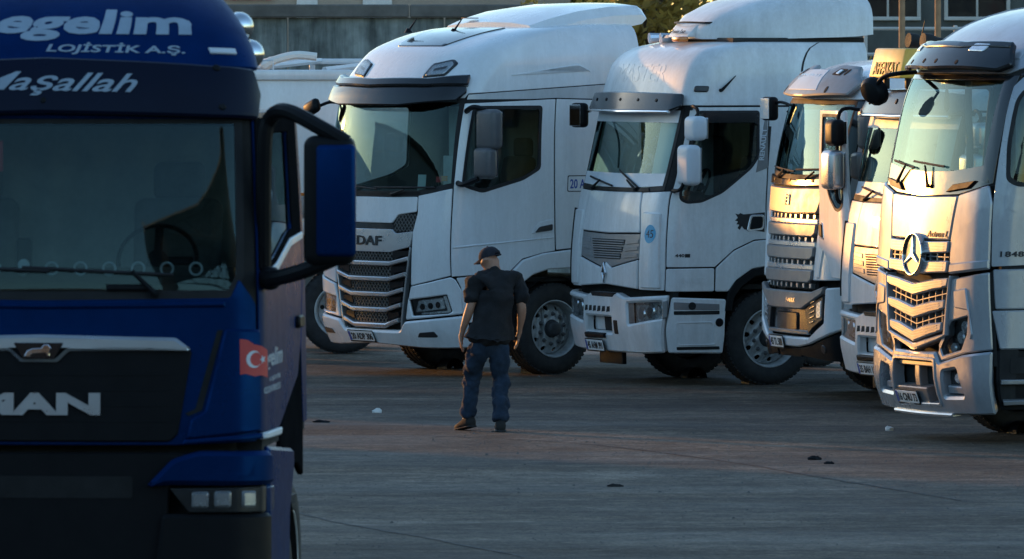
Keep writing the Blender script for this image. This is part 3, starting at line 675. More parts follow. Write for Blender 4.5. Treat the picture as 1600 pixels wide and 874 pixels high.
    for sg in (1,-1):
        q = [(.655,1.41),(.675,1.41),(.52,.50),(.49,.46),(.475,.48),(.50,.52)]
        T.panel('grille_frame', [(sg*x, z) for x, z in (q if sg > 0 else reversed(q))], 'silver', n0=-.03, n1=.03, b=.006)
    for k in range(5):
        z = 1.205-.169*k; h = .645-.040*k
        T.panel('grille_slat', [(-h,z+.062),(-h*.56,z),(h*.56,z),(h,z+.062),(h,z+.108),(h*.58,z+.047),(-h*.58,z+.047),(-h,z+.108)], 'silver', n0=-.03, n1=.045, b=.010)
        for sg in (1,-1):
            q = [(h*.66,z+.085),(h*.985,z+.125),(h*.985,z+.17),(h*.62,z+.165),(h*.60,z+.08)]
            T.panel('grille_blade', [(sg*x, y) for x, y in (q if sg > 0 else reversed(q))], 'black', n0=-.03, n1=.012, b=.004)
        T.add('grille_mesh', lattice(T, -h*.66, h*.66, z+.04, z+.168, .055, .032, .009, .004), 'mesh', smooth=0)
    T.panel('lower_bumper', [(-1.345,.675),(-.94,.635),(-.58,.60),(-.49,.505),(.49,.505),(.58,.60),(.94,.635),(1.345,.675),(1.36,.33),(.77,.326),(0,.362),(-.77,.326),(-1.36,.33)], n0=0, n1=.05, b=.02, r=.03)
    T.both('fog_slot', [(.74,.45),(.78,.50),(.98,.515),(1.02,.47),(1.0,.455)], 'lampdark', n0=.02, n1=.054, b=.003, r=.015)
    lamp = [(.645,.842),(1.152,.905),(1.208,.722),(1.165,.696),(.690,.664)]
    for i, bp in enumerate(T.both('bumper_panel', [(.672,.985),(1.205,1.095),(1.26,1.065),(1.325,.955),(1.33,.695),(.94,.655),(.585,.62),(.62,.8)], n1=.03, b=.012, holes=[lamp], r=.015)):
        sg = 1 if i == 0 else -1; f = lambda P: [(sg*x, z) for x, z in (P if sg > 0 else reversed(P))]
        l = T.panel('headlight', f(lamp), 'lampdark', n0=-.06, n1=-.03, b=0, r=.015)
        T.panel('reflector', f([(.70,.70),(.74,.83),(1.10,.87),(1.12,.75)]), 'lamp', l, n0=-.04, n1=-.012, b=.008, r=.02)
        T.panel('daylight_strip', f([(1.10,.885),(1.145,.89),(1.195,.725),(1.165,.705),(.80,.68),(.80,.70),(1.15,.73)]), 'lamp', l, n0=-.03, n1=.006, b=.004)
        for k in range(3): T.panel('projector', f(circle(.80+.11*k, .765+.012*k, .036, 14)), 'gloss', l, n0=-.02, n1=-.004, b=.006)
        T.panel('lens', f(lamp), 'glassclear', l, n0=.004, n1=.012, b=.004, r=.015)
    T.plate(-.17, .445, '20 ADP 306', n=.055)
    sp = T.panel('side_number', fillet(rect(2.72,2.01,3.32,2.19), .02), 'ink', n0=.01, n1=.0135, b=0, holes=[fillet(rect(2.73,2.02,3.31,2.18), .018)])
    T.text('side_lettering', '20 ADP 306', 2.755, 2.045, 3.28, 2.15, 'plateblue', sp, n=.0125, th=.0012, bold=.02)
    # wipers, mirrors
    for a in (((-.55,1.99),(-.25,2.05),(-.75,2.10),(.10,2.04)),((.35,1.985),(.55,2.04),(.05,2.06),(.95,2.07))): wiper(T, a)
    for sg in (1,):
        b = T.at(1.24, 2.9, .02); e = T.at(1.36, 2.78, .30)
        for path in ([b, T.at(1.28,2.93,.18), T.at(1.36,2.90,.29)], [T.at(1.24,2.12,.02), T.at(1.28,2.10,.15), T.at(1.36,2.16,.29)]):
            q = tube(smooth_path(path), .03); T.add('mirror_arm', q if sg > 0 else mirror_y(q), 'black')
        for z, h, w in ((2.70,.44,.30),(2.33,.34,.26)):
            c = T.at(1.40, z, .30); c.y *= sg
            mirror_head(T, 'mirror_housing', c, (.16,w,h), .055, sg*math.radians(8), 'mirrorgrey')
    b = T.at(-1.2,2.98,.04); T.add('kerb_mirror', join(tube(smooth_path([b, b+Vector((.08,-.06,.0)), b+Vector((.15,-.14,-.04))]), .018), xf(box((0,0,0),(.10,.26,.16),.05,3), Matrix.Translation(b+Vector((.20,-.22,-.06))) @ Matrix.Rotation(.35, 4, 'X'))), 'black')
    arch_liner(T); chassis(T); add_wheels(T)
build_daf()
# ------------------------------------------------------------------ white tractors with a diamond badge (one high roof, one low roof with its far door open)
def build_diamond(key, cab, label, plate_no, high):
    T = Truck(key, cab, 'white_tractor_unit', label, 'parked white tractor units', 'white_dusty')
    W = 'white_dusty'
    wind = [(-1.03,2.11),(-.5,2.075),(0,2.07),(.5,2.075),(1.03,2.11),(1.065,2.94),(-1.065,2.94)]
    win = [(1.265,2.06),(1.29,1.985),(1.37,1.95),(1.54,1.962),(1.763,2.06),(2.073,2.323),(2.145,2.44),(2.085,2.92),(1.30,2.92),(1.255,2.86)]
    mw = [(-x, z) for x, z in reversed(win)]; ztop = 3.645 if high else 3.215
    T.shell(.40, 1.25, ztop, wind, [win, mw], 1.3); interior(T, 2.06, 1.28, .30, curtains=[(-1.1,-.2,.05,2.0,2.9),(-1.05,1.05,-.42,1.75,3.0)])
    T.panel('windscreen', wind, 'glass', n0=-.006, n1=0, b=0, r=.05)
    T.panel('windscreen_seal', offset_poly(ccw(wind), -.03), 'rubber', n0=-.012, n1=.002, b=0, holes=[offset_poly(ccw(wind), .022)])
    T.panel('lower_sunstrip', [(-1.01,2.13),(0,2.085),(1.01,2.13),(1.015,2.26),(0,2.25),(-1.015,2.26)], 'letter', n0=.001, n1=.004, b=0)
    T.panel('upper_sunstrip', [(-1.045,2.80),(0,2.80),(1.045,2.80),(1.05,2.93),(-1.05,2.93)], 'letter', n0=.001, n1=.004, b=0)
    T.add('sun_blind', plate(rect(-.20,-.32,.20,.32), .004, mtx=T.frame(.76,2.5,-.09)), 'paper'); T.add('seat_cover', box((.35,-.2,2.55),(.06,.30,.55),.03), 'seatlight')
    T.add('hand_rail', tube(smooth_path([(.95,-.95,2.95),(1.0,-.55,2.6),(1.05,-.45,2.3)]), .012), 'black')
    door = [(1.208,1.27),(1.178,2.0),(1.19,2.965),(2.207,2.965),(2.335,1.56),(2.197,1.555),(1.967,1.452),(1.755,1.27)]
    def make_door(sg, mtx=None):
        X = (lambda q: q) if mtx is None else (lambda q: xf(q, mtx)); f = lambda P: T.m(sg, P)
        d = T.add('door', X(T.surf(f(door), holes=[f(win)], r=.012, hr=.05, back=mtx is not None, n0=-.03 if mtx is not None else 0)), W, smooth=32)
        T.add('side_window', X(T.surf(f(win), n0=-.004, n1=.002, b=0, r=.04)), 'glassdark', d)
        T.add('window_seal', X(T.surf(f(offset_poly(ccw(win), -.010)), n0=.0, n1=.014, b=.002, holes=[f(offset_poly(ccw(win), .022))], r=.04)), 'rubber', d)
        T.add('door_handle', X(T.surf(f([(2.13,1.66),(2.15,1.80),(2.28,1.80),(2.28,1.68)]), n0=.005, n1=.03, b=.008, r=.03)), 'black', d)
        T.add('handle_ring', X(T.surf(f([(2.10,1.64),(2.13,1.82),(2.30,1.82),(2.30,1.66)]), n0=.005, n1=.018, b=.004, r=.03, holes=[f([(2.135,1.668),(2.155,1.792),(2.275,1.792),(2.275,1.69)])])), 'chrome', d)
        if high: T.add('wind_deflector', X(T.surf(f([(1.31,2.80),(1.33,2.91),(2.08,2.91),(2.10,2.76),(2.04,2.80)]), n0=.02, n1=.03, b=.002, r=.02)), 'smoke', d)
        return d
    ld = make_door(1)
    if high:
        make_door(-1)
        lion = [(1.95,1.835),(1.99,1.825),(2.01,1.84),(2.05,1.825),(2.30,1.845),(2.31,1.635),(2.07,1.665),(2.04,1.70),(2.02,1.66),(1.99,1.68),(2.01,1.715),(1.975,1.72),(1.99,1.75),(1.955,1.76),(1.985,1.79)]
        T.panel('lion_sticker', lion, 'ink', ld, n0=.010, n1=.0135, b=0); 
        T.text('engine_badge', '440', 1.295, 1.375, 1.40, 1.41, 'ink', ld, n=.012, th=.003, bold=.03); T.panel('badge_tab', rect(1.405,1.372,1.465,1.41), 'ink', ld, n0=.01, n1=.016, b=.002)
        st = T.both('pillar_trim', [(2.13,2.27),(2.17,2.84),(2.205,2.84),(2.275,2.32)], 'greyplastic', n0=.0, n1=.018, b=.003)[0]
        V, Fc = text2d('RENAULT', bold=.02)
        T.add('pillar_lettering', ([T.cab.map(2.152+.062*(1-y)-.004+.03*(1-x)*0, 2.40+.34*x, .02) for x, y in V], Fc), 'letter', st, 0)
        T.panel('pillar_stripe', [(2.235,2.36),(2.24,2.76),(2.265,2.76),(2.275,2.34)], 'ink', n0=.0, n1=.016, b=0)
    else:
        hx, hy, _ = T.at(-1.19, 2.0); H = Vector((hx, hy, 0))
        mtx = Matrix.Translation(H+Vector((.03,-.05,0))) @ Matrix.Rotation(math.radians(78), 4, 'Z') @ Matrix.Translation(-H)
        rd = make_door(-1, mtx); rd['label'] = 'far door swung wide open'
        T.add('door_lining', xf(T.surf(T.m(-1, [(1.25,1.33),(1.25,1.95),(1.6,1.93),(2.1,2.26),(2.25,1.60),(1.95,1.50),(1.73,1.33)]), n0=-.09, n1=-.03, b=.0, back=True), mtx), 'interior', rd)
        for (c, s, mm, nm) in (((1.29,-1.38,2.37),(.18,.27,.40),'silver','mirror_housing'),((1.27,-1.36,2.745),(.16,.24,.27),'black','wide_mirror')): mirror_head(T, nm, Vector(c), s, .06, 0, mm)
        T.add('mirror_arm', tube(smooth_path([(1.02,-1.22,2.08),(1.12,-1.34,2.05),(1.24,-1.38,2.08),(1.24,-1.38,2.5),(1.22,-1.36,2.95),(1.05,-1.24,2.98)]), .02), 'black')
    # lower side
    T.both('step_cover', [(1.206,1.252),(1.748,1.255),(1.744,1.01),(1.194,1.012)], W, n1=.018, b=.008, r=.02)
    if high: T.text('embossed_lettering', 'RENAULT', 1.30, 1.095, 1.66, 1.155, W, n=.016, th=.006, bold=.02)
    T.both('wheel_arch_trim', [(1.768,1.258),(1.967,1.436),(2.197,1.54),(2.345,1.552),(2.70,1.50),(2.95,1.38),(3.10,1.20),(3.14,1.0),(3.06,1.0),(3.02,1.05),(2.88,1.17),(2.62,1.255),(2.339,1.268),(2.182,1.245),(1.999,1.125),(1.908,1.006),(1.760,1.008)], W, n1=.02, b=.01, r=.02)
    T.both('arch_lip', [(1.905,1.0),(1.999,1.118),(2.182,1.238),(2.339,1.26),(2.62,1.247),(2.88,1.163),(3.02,1.04),(3.02,.96),(2.94,.99),(2.82,1.09),(2.6,1.17),(2.36,1.185),(2.22,1.165),(2.06,1.06),(1.97,.94),(1.94,.80),(1.86,.80)], 'black', n0=-.03, n1=.03, b=.006)
    T.both('rear_side_panel', [(2.350,1.565),(2.222,2.965),(3.54,2.965),(3.54,1.05),(3.16,1.05),(3.11,1.22),(2.96,1.40),(2.71,1.515)], W, r=.012)
    # roof
    z0 = 2.985
    T.panel('roof_skin', [(-3.54,z0),(3.54,z0),(3.54,ztop+.003),(-3.54,ztop+.003)], W, b=.004); T.roof(ztop+.003, m=M[W])
    if high:
        T.both('side_marker', [(1.19,3.125),(1.19,3.19),(1.365,3.19),(1.365,3.125)], 'lampdark', n0=.008, n1=.035, b=.01, r=.025)
        T.add('side_hook', tube([T.at(1.53,3.145,.012),T.at(1.53,3.145,.045),T.at(1.60,3.22,.045),T.at(1.675,3.30,.03)], [.022,.02,.012,.004], 6), 'black')
        T.text('ghost_lettering', 'MASTER', -.62, 3.23, .62, 3.42, W, n=.011, th=.003, bold=.0)
        T.both('roof_step', [(2.55,3.645),(2.60,3.20),(2.63,3.20),(2.58,3.645)], 'rubber', n0=.0, n1=.014, b=0)
        def ring(x, w, z, zb, rr=.35):
            pts = []
            for i in range(17):
                a = math.pi*i/16; c, s_ = math.cos(a), math.sin(a)
                pts.append((x, -w*math.copysign(abs(c)**.45, c), zb+(z-zb)*abs(s_)**.55))
            return pts
        T.add('roof_deflector', loft([ring(.47,.28,3.76,3.70),ring(.44,.40,3.84,3.69),ring(.25,.62,3.98,3.69),ring(-.05,.84,4.10,3.69),ring(-.45,1.0,4.20,3.70),ring(-.85,1.08,4.25,3.71),ring(-1.08,1.10,4.25,3.72),ring(-1.26,1.10,4.20,3.74)]), W, smooth=50)
        T.add('deflector_window', hexa([(.42,-.30,3.71),(.56,-.26,3.71),(.56,.26,3.71),(.42,.30,3.71),(.30,-.36,3.86),(.44,-.28,3.845),(.44,.28,3.845),(.30,.36,3.86)], .02), W)
        T.add('deflector_lip', tube([(.40,-.40,3.865),(.45,-.2,3.87),(.46,0,3.872),(.45,.2,3.87),(.40,.40,3.865),(.2,.52,3.87)], .012, 6), 'black')
        T.add('deflector_label', text_flat('Premium Route', .36, .06, basis((.5305,0,3.77), (0,1,0), (-.66,0,.75)) @ Matrix.Translation((0,0,.006)), .002), 'ink', smooth=0)
        T.add('deflector_foot', box((-.45,0,3.68),(1.55,1.9,.05),.01), 'rubber')
        T.add('beacon', move(box((0,0,0),(.12,.20,.06),.02), (.62,.22,3.69)), 'amber')
        for y in (-.75,-.45): T.add('roof_horn', join(tube([(.55,y,3.70),(.15,y+.05,3.72)], [.06,.025], 10), move(box((0,0,0),(.06,.04,.06),.01),(.4,y,3.675))), 'chrome')
        T.add('antenna', tube([(.42,-.35,3.69),(.30,-.33,3.82),(.12,-.30,3.95)], [.02,.01,.005], 6), 'black')
    else:
        sg = T.add('roof_sign', hexa([(1.02,-.72,3.30),(1.20,-.72,3.30),(1.20,.05,3.30),(1.02,.05,3.30),(.98,-.72,3.60),(1.13,-.70,3.60),(1.13,.03,3.60),(.98,.05,3.60)], .025), 'signyellow')
        T.add('sign_lettering', text_flat('AFFAKAT', .58, .13, basis((1.18,-.335,3.40), (0,1,0), (-.22,0,.975)), .006, bold=.01), 'ink', sg, 0)
        for y in (-.6,-.08): T.add('sign_foot', box((1.05,y,3.25),(.06,.05,.12),.01), 'black', sg)
        T.add('sign_lamp', move(box((0,0,0),(.08,.07,.07),.02),(1.18,-.70,3.26)), 'amber', sg)
        for y in (-.30,.05): T.add('roof_horn', tube(smooth_path([(.95,y,3.68),(.6,y,3.62),(.2,y+.03,3.42),(0,y+.03,3.25)]), [.075]*3+[.05]*4+[.035]*12, 12), 'rubber')
    # sun visor
    vz = lambda p, z, n: n+.07*max(0, 1-(abs(p)/1.1)**2)+.03*(3.1-z)/.2
    vis = T.panel('sun_visor', [(-1.10,3.09),(0,3.10),(1.10,3.09),(1.13,2.96),(1.0,2.90),(0,2.885),(-1.0,2.90),(-1.13,2.96)], 'smoke', n0=.05, n1=.085, b=.012, nf=vz, back=True, r=.02)
    T.panel('visor_rim', [(-1.0,2.905),(0,2.89),(1.0,2.905),(1.0,2.88),(0,2.862),(-1.0,2.88)], 'chrome', vis, n0=.055, n1=.095, b=.008, nf=vz)
    for p in (-.75,-.4,0,.4,.75): T.panel('visor_screw', circle(p, 3.01, .018, 10), 'black', vis, n0=.06, n1=.094, b=.003, nf=vz)
    # front
    T.panel('service_flap', [(-.655,2.055),(0,2.05),(.655,2.055),(.735,1.625),(0,1.61),(-.735,1.625)], W, n1=.018, b=.010, r=.03)
    fl = [(-.738,1.612),(0,1.598),(.738,1.612),(.745,1.352),(.14,1.252),(-.14,1.252),(-.745,1.352)]
    T.panel('grille_surround', fl, 'greyplastic', n0=-.01, n1=.008, b=.004, r=.012)
    for k in range(3):
        z = 1.545-.075*k; h = .43-.035*k
        T.panel('grille_slot', [(-h,z),(h,z),(h-.03,z-.062),(-h+.03,z-.062)], 'cavity', n0=.0, n1=.0095, b=0)
        for j in range(2): T.panel('grille_louvre', [(-h+.01,z-.010-.026*j),(h-.01,z-.010-.026*j),(h-.02,z-.026-.026*j),(-h+.02,z-.026-.026*j)], 'greyplastic', n0=.004, n1=.02, b=.004)
        for sg in (1,-1): T.panel('grille_fin', T.m(sg, [(h+.06,z),(.72,z+.01),(.72,z-.03),(h+.05,z-.05)]), 'greyplastic', n0=.004, n1=.016, b=.004)
    T.panel('chin_panel', [(-.748,1.338),(-.14,1.238),(0,1.30),(.14,1.238),(.748,1.338),(.735,1.028),(.3,1.05),(0,1.062),(-.3,1.05),(-.735,1.028)], W, n1=.026, b=.012, r=.02)
    dm = [(0,1.072),(.062,1.186),(0,1.30),(-.062,1.186)]
    bd = T.panel('diamond_badge', dm, 'chrome', n0=.02, n1=.05, b=.008, holes=[[(0,1.125),(.028,1.186),(0,1.247),(-.028,1.186)]])
    T.panel('badge_back', [(0,1.09),(.05,1.186),(0,1.28),(-.05,1.186)], 'gloss', bd, n0=.02, n1=.030, b=0)
    T.both('corner_panel', [(.670,2.052),(1.158,2.07),(1.196,1.28),(1.182,1.022),(.752,1.022),(.758,1.34),(.752,1.62)], W, n1=.012, b=.006, r=.012)
    T.both('corner_deflector', [(.765,1.845),(1.10,1.845),(1.15,1.04),(.80,1.04)], W, n0=.008, n1=.032, b=.014, r=.03)
    T.panel('deflector_gap', [(-1.20,1.84),(-1.06,1.86),(-1.05,1.10),(-1.14,1.12)], 'cavity', n0=.02, n1=.045, b=.002, r=.02)
    if high:
        s45 = T.panel('round_sticker', circle(.968,1.616,.098,24), 'stickerblue', n0=.03, n1=.0335, b=0)
        T.text('sticker_number', '45', .905, 1.575, 1.035, 1.66, 'ink', s45, n=.0335, th=.0015, bold=.0)
    lamp = [(.555,.873),(1.165,.905),(1.160,.722),(.57,.648)]; op = [(-.50,.55),(.19,.55),(.20,.715),(-.47,.715)]
    ml = T.m(-1, lamp)
    bpr = T.panel('bumper', [(-1.24,.972),(-.49,.93),(-.31,.975),(.31,.975),(.49,.93),(1.24,.972),(1.17,.60),(1.14,.365),(.74,.345),(-.74,.345),(-1.14,.365),(-1.17,.60)], W, n0=-.04, n1=.05, b=.022, holes=[lamp, ml, op], r=.02, hr=.02)
    T.panel('bumper_recess', op, W, bpr, n0=-.09, n1=-.06, b=0); T.panel('recess_grille', rect(-.16,.545,.19,.72), 'cavity', bpr, n0=-.06, n1=-.04, b=0)
    for i in range(6):
        p = -.50+i*.118; T.panel('bumper_vent', [(p,.765),(p+.02,.825),(p+.085,.828),(p+.085,.772)], 'cavity', bpr, n0=.02, n1=.053, b=0)
    T.panel('bumper_step', [(-.34,.975),(.3,.975),(.24,.93),(-.28,.93)], 'black', bpr, n0=-.02, n1=.056, b=.004)
    T.panel('tow_hatch', rect(.255,.545,.345,.685), 'black', bpr, n0=.02, n1=.054, b=.003, r=.015)
    T.panel('plate_shelf', [(-.52,.545),(.02,.545),(.02,.50),(-.52,.49)], 'black', bpr, n0=.02, n1=.075, b=.01)
    for i in range(2):
        sg = 1-2*i; f = lambda P: T.m(sg, P)
        l = T.panel('headlight', f(lamp), 'lamp', n0=-.10, n1=-.06, b=0)
        for c, r_ in (((.72,.76),.075),((.90,.79),.085),((1.06,.81),.06)): T.panel('bulb_reflector', f(circle(c[0], c[1], r_, 18)), 'chrome', l, n0=-.06, n1=-.03, b=.014)
        T.panel('lens', f(lamp), 'glassclear', l, n0=.02, n1=.03, b=.004, r=.02)
        T.panel('indicator', f([(1.175,.905),(1.225,.92),(1.22,.74),(1.17,.722)]), 'greyplastic', n0=.03, n1=.056, b=.006)
    T.plate(-.26, .42, plate_no, n=.08); T.add('under_shield', box((1.22,-.2,.31),(.05,.62,.22),.01), 'black')
    un = T.both('step_unit', [(1.262,.950),(1.88,.925),(1.86,.55),(1.815,.348),(1.175,.362),(1.19,.6)], W, n0=-.06, n1=.03, b=.014, r=.03)
    T.both('step_strip', rect(1.285,.765,1.80,.805), 'cavity', n0=.02, n1=.034, b=0, r=.01); T.both('step_tread', [(1.285,.82),(1.80,.81),(1.80,.875),(1.285,.90)], 'greyplastic', n0=.02, n1=.036, b=.004, r=.01)
    T.both('step_recess', [(1.29,.44),(1.76,.44),(1.745,.69),(1.30,.69)], W, n0=.02, n1=.036, b=.004, r=.03, holes=[[(1.315,.455),(1.73,.455),(1.72,.675),(1.325,.675)]])
    T.both('step_mouth', rect(1.285,.395,1.78,.428), 'cavity', n0=.02, n1=.034, b=0, r=.01); T.both('key_hole', circle(1.484,.857,.042,16), 'cavity', n0=.02, n1=.041, b=0); T.both('step_marker', circle(1.80,.68,.045,14), 'black', n0=.0, n1=.045, b=.01)
    for a in (((-.62,2.075),(-.40,2.16),(-.78,2.20),(-.08,2.11)),((.50,2.08),(.30,2.17),(.55,2.10),(.02,2.28))): wiper(T, a)
    T.panel('wiper_tray', [(-.80,2.06),(.80,2.06),(.76,2.10),(-.76,2.10)], 'black', n0=.0, n1=.012, b=.002)
    for sg in (1,):
        for z, h, w in ((2.715,.26,.27),(2.33,.43,.29)):
            c = T.at(1.29, z, .29); c.y *= sg; mirror_head(T, 'mirror_housing', c, (.17,w,h), .06, sg*math.radians(6), 'silver' if not high else 'letter')
        q = tube(smooth_path([T.at(1.2,2.95,.01), T.at(1.25,2.95,.2), T.at(1.29,2.86,.29), T.at(1.29,2.5,.29), T.at(1.28,2.10,.28), T.at(1.22,2.06,.15), T.at(1.2,2.07,.01)]), .02); T.add('mirror_arm', q if sg > 0 else mirror_y(q), 'black')
    if high:
        c = Vector((1.05,-1.50,2.86)); mirror_head(T, 'kerb_mirror', c, (.12,.24,.27), .05, .2, 'black', 1)
        T.add('kerb_mirror_arm', tube(smooth_path([c, c+Vector((-.08,.12,.05)), T.at(-1.12,2.92,.02)]), .016), 'black')
    arch_liner(T, .64); chassis(T); add_wheels(T)
build_diamond('renault', 'renault', 'white high-roof tractor unit with diamond badge and round blue 45 sticker', '45 AHM 991', True)
build_diamond('renault2', 'renault_low', 'white low-roof tractor unit with diamond badge and its far door open', '35 BAH 101', False)
# ------------------------------------------------------------------ white tractor with grey banded grille
def build_ford():
    T = Truck('ford', 'ford', 'white_tractor_unit', 'white tractor unit with wide grey toothed grille bands and grey headlamp band', 'parked white tractor units', 'white')
    wind = [(-.98,2.31),(-.5,2.27),(0,2.26),(.5,2.27),(.98,2.31),(1.04,3.05),(-1.04,3.05)]
    win = [(1.27,2.36),(1.35,2.26),(1.7,2.22),(2.2,2.32),(2.2,2.98),(1.30,2.98)]; mw = T.m(-1, win)
    T.shell(.45, 1.2, 3.49, wind, [win, mw]); interior(T, 2.26, 1.30, .25, curtains=[(-1.05,1.05,-.42,1.8,3.0)])
    T.add('sun_blind', plate(rect(-.17,-.36,.17,.36), .004, mtx=T.frame(.35,2.66,-.10) @ Matrix.Rotation(.08, 4, 'Z')), 'paper')
    T.panel('windscreen', wind, 'glass', n0=-.006, n1=0, b=0, r=.05)
    T.panel('windscreen_seal', offset_poly(ccw(wind), -.05), 'rubber', n0=-.012, n1=.004, b=0, holes=[offset_poly(ccw(wind), .03)])
    T.both('pillar_trim', [(1.0,2.33),(1.05,3.05),(1.20,3.05),(1.16,2.20)], 'gloss', n0=0, n1=.01, b=.002)
    door = [(1.19,1.24),(1.175,2.2),(1.21,3.03),(2.45,3.03),(2.55,1.36),(2.2,1.34),(1.95,1.2)]
    for i, d in enumerate(T.both('door', door, holes=[win], r=.012, hr=.05)):
        sg = 1-2*i; T.panel('side_window', T.m(sg, win), 'glassdark', d, n0=-.004, n1=.002, b=0, r=.05)
        T.panel('window_seal', T.m(sg, offset_poly(ccw(win), -.012)), 'rubber', d, n0=.0, n1=.014, b=.002, holes=[T.m(sg, offset_poly(ccw(win), .028))], r=.05)
        T.panel('door_handle', T.m(sg, rect(2.25,1.7,2.42,1.78)), 'black', d, n0=.005, n1=.03, b=.008, r=.03)
    T.both('rear_side_panel', [(2.57,1.37),(2.465,3.03),(3.51,3.03),(3.51,1.15),(3.2,1.15),(3.0,1.32)], r=.012)
    T.both('wheel_arch_trim', [(1.96,1.19),(2.2,1.325),(2.55,1.345),(3.0,1.30),(3.19,1.14),(3.19,.95),(3.05,1.0),(2.8,1.13),(2.4,1.15),(2.15,1.08),(1.95,.85),(1.9,.85)], n1=.03, b=.012, r=.02)
    T.both('lower_step_panel', [(1.175,1.19),(1.90,1.16),(1.86,.74),(1.215,.73)], n1=.012, b=.005, r=.02)
    T.both('side_sill', [(.36,.515),(.6,.545),(1.21,.70),(1.88,.72),(1.85,.40),(.9,.40),(.34,.44)], 'black', n0=-.04, n1=.012, b=.008, r=.02)
    T.both('sill_lamp', circle(.86,.52,.045,16), 'lampdark', n0=0, n1=.02, b=.006)
    T.panel('under_spoiler', [(-.34,.51),(.34,.51),(.32,.42),(-.32,.42)], 'black', n0=-.04, n1=.0, b=.004)
    T.panel('roof_skin', [(-3.51,3.045),(-1.2,3.045),(-1.18,3.07),(1.18,3.07),(1.2,3.045),(3.51,3.045),(3.51,3.495),(-3.51,3.495)], b=.004); T.roof(3.495)
    T.both('roof_crease', [(1.5,3.10),(1.9,3.25),(2.6,3.31),(2.6,3.325),(1.88,3.265),(1.48,3.11)], n0=.008, n1=.02, b=.005)
    T.add('antenna', join(move(lathe([(0,.07),(.02,.07),(.06,0)], 10, 'z'), (.10,.25,3.50)), tube([(.10,.25,3.54),(.05,.28,3.72),(.02,.29,3.88)], [.014,.008,.004], 6)), 'black')
    T.add('roof_hatch', box((-.35,0,3.54),(.6,.6,.04),.015), 'gloss')
    vz = lambda p, z, n: n+.06*max(0, 1-(abs(p)/1.1)**2)+.05*(3.3-z)/.25*max(0, 1-(abs(p)/1.1)**4)
    vis = T.panel('sun_visor', [(-1.05,3.20),(-.78,3.33),(-.42,3.33),(-.28,3.28),(.28,3.28),(.42,3.33),(.78,3.33),(1.05,3.20),(.95,3.07),(.2,3.04),(-.2,3.04),(-.95,3.07)], 'greyplastic', n0=.03, n1=.075, b=.012, nf=vz, back=True, r=.02)
    T.panel('visor_band', [(-.30,3.265),(.30,3.265),(.42,3.09),(-.42,3.09)], 'letter', vis, n0=.05, n1=.080, b=.003, nf=vz, r=.015)
    T.text('visor_lettering', 'FEDERAL', -.36, 3.14, .30, 3.22, 'silver', vis, n=.155, th=.003, bold=.01)
    for sg in (1,-1):
        T.panel('visor_lamp_recess', T.m(sg, [(.47,3.225),(.50,3.285),(.66,3.285),(.64,3.225)]), 'cavity', vis, n0=.06, n1=.079, b=0, nf=vz, r=.015)
        T.panel('visor_lamp', T.m(sg, rect(.545,3.232,.60,3.272)), 'lamp', vis, n0=.06, n1=.088, b=.004, nf=vz)
        for q in ((.70,3.26),(.60,3.10)): T.panel('visor_slot', T.m(sg, circle(q[0], q[1], .02, 10, .03)), 'cavity', vis, n0=.06, n1=.079, b=0, nf=vz)
    T.panel('cowl', [(-1.05,2.29),(-.5,2.25),(0,2.24),(.5,2.25),(1.05,2.29),(1.02,2.185),(0,2.17),(-1.02,2.185)], 'smoke', n0=0, n1=.03, b=.01, r=.02)
    for p in (-.7,-.1,.5): T.panel('cowl_nozzle', rect(p,2.215,p+.05,2.245), 'black', n0=.02, n1=.036, b=.002)
    for a in (((-.55,2.26),(-.3,2.33),(-.85,2.36),(.0,2.32)),((.35,2.25),(.55,2.32),(.05,2.34),(.9,2.36))): wiper(T, a)
    tp = T.panel('badge_panel', [(-.82,2.165),(0,2.15),(.82,2.165),(.70,1.90),(0,1.885),(-.70,1.90)], 'greyplastic', n0=0, n1=.045, b=.014, r=.03)
    bd = T.panel('badge', rect(-.075,1.975,-.045,2.085), 'chrome', tp, n0=.04, n1=.058, b=.003); 
    for z in (1.985,2.02,2.055): T.panel('badge_bar', rect(-.075,z,.055,z+.014), 'chrome', tp, n0=.04, n1=.058, b=.003)
    T.panel('badge', rect(.02,1.975,.05,2.085), 'chrome', tp, n0=.04, n1=.058, b=.003)
    T.panel('grille_back', [(-.72,1.90),(.72,1.90),(.69,1.12),(-.69,1.12)], 'cavity', n0=-.06, n1=-.045, b=0)
    for k in range(3):
        z = 1.895-.235*k; h = .715-.012*k
        T.panel('grille_lip', [(-h,z-.05),(h,z-.05),(h,z-.105),(-h,z-.105)], 'silver', n0=-.045, n1=.03, b=.010)
        T.panel('grille_band', [(-h,z-.105),(h,z-.105),(h-.015,z-.20),(h-.07,z-.235),(-h+.07,z-.235),(-h+.015,z-.20)], 'greyplastic', n0=-.045, n1=.045, b=.012)
    for k in range(4):
        z = 1.895-.235*k
        for i in range(9): T.panel('grille_tooth', [(-.60+.15*i-.028,z-.005),(-.60+.15*i+.028,z-.005),(-.60+.15*i+.018,z-.055),(-.60+.15*i-.018,z-.055)], 'silver', n0=-.045, n1=.005, b=.004)
    T.both('corner_panel', [(.845,2.17),(1.165,2.185),(1.178,1.23),(.68,1.215),(.735,1.90),(.80,1.99)], n1=.02, b=.010, r=.015)
    T.both('corner_crease', [(.90,1.9),(.95,1.9),(.82,1.24),(.76,1.24)], n0=.01, n1=.032, b=.012)
    T.panel('lamp_band', [(-.93,1.165),(-.68,1.10),(.68,1.10),(.93,1.165),(.90,1.085),(.48,.915),(-.48,.915),(-.90,1.085)], 'greyplastic', n0=-.01, n1=.045, b=.014, r=.02)
    T.text('model_badge', 'F-MAX', .12, .985, .36, 1.03, 'chrome', n=.045, th=.006, bold=.03, shear=.2)
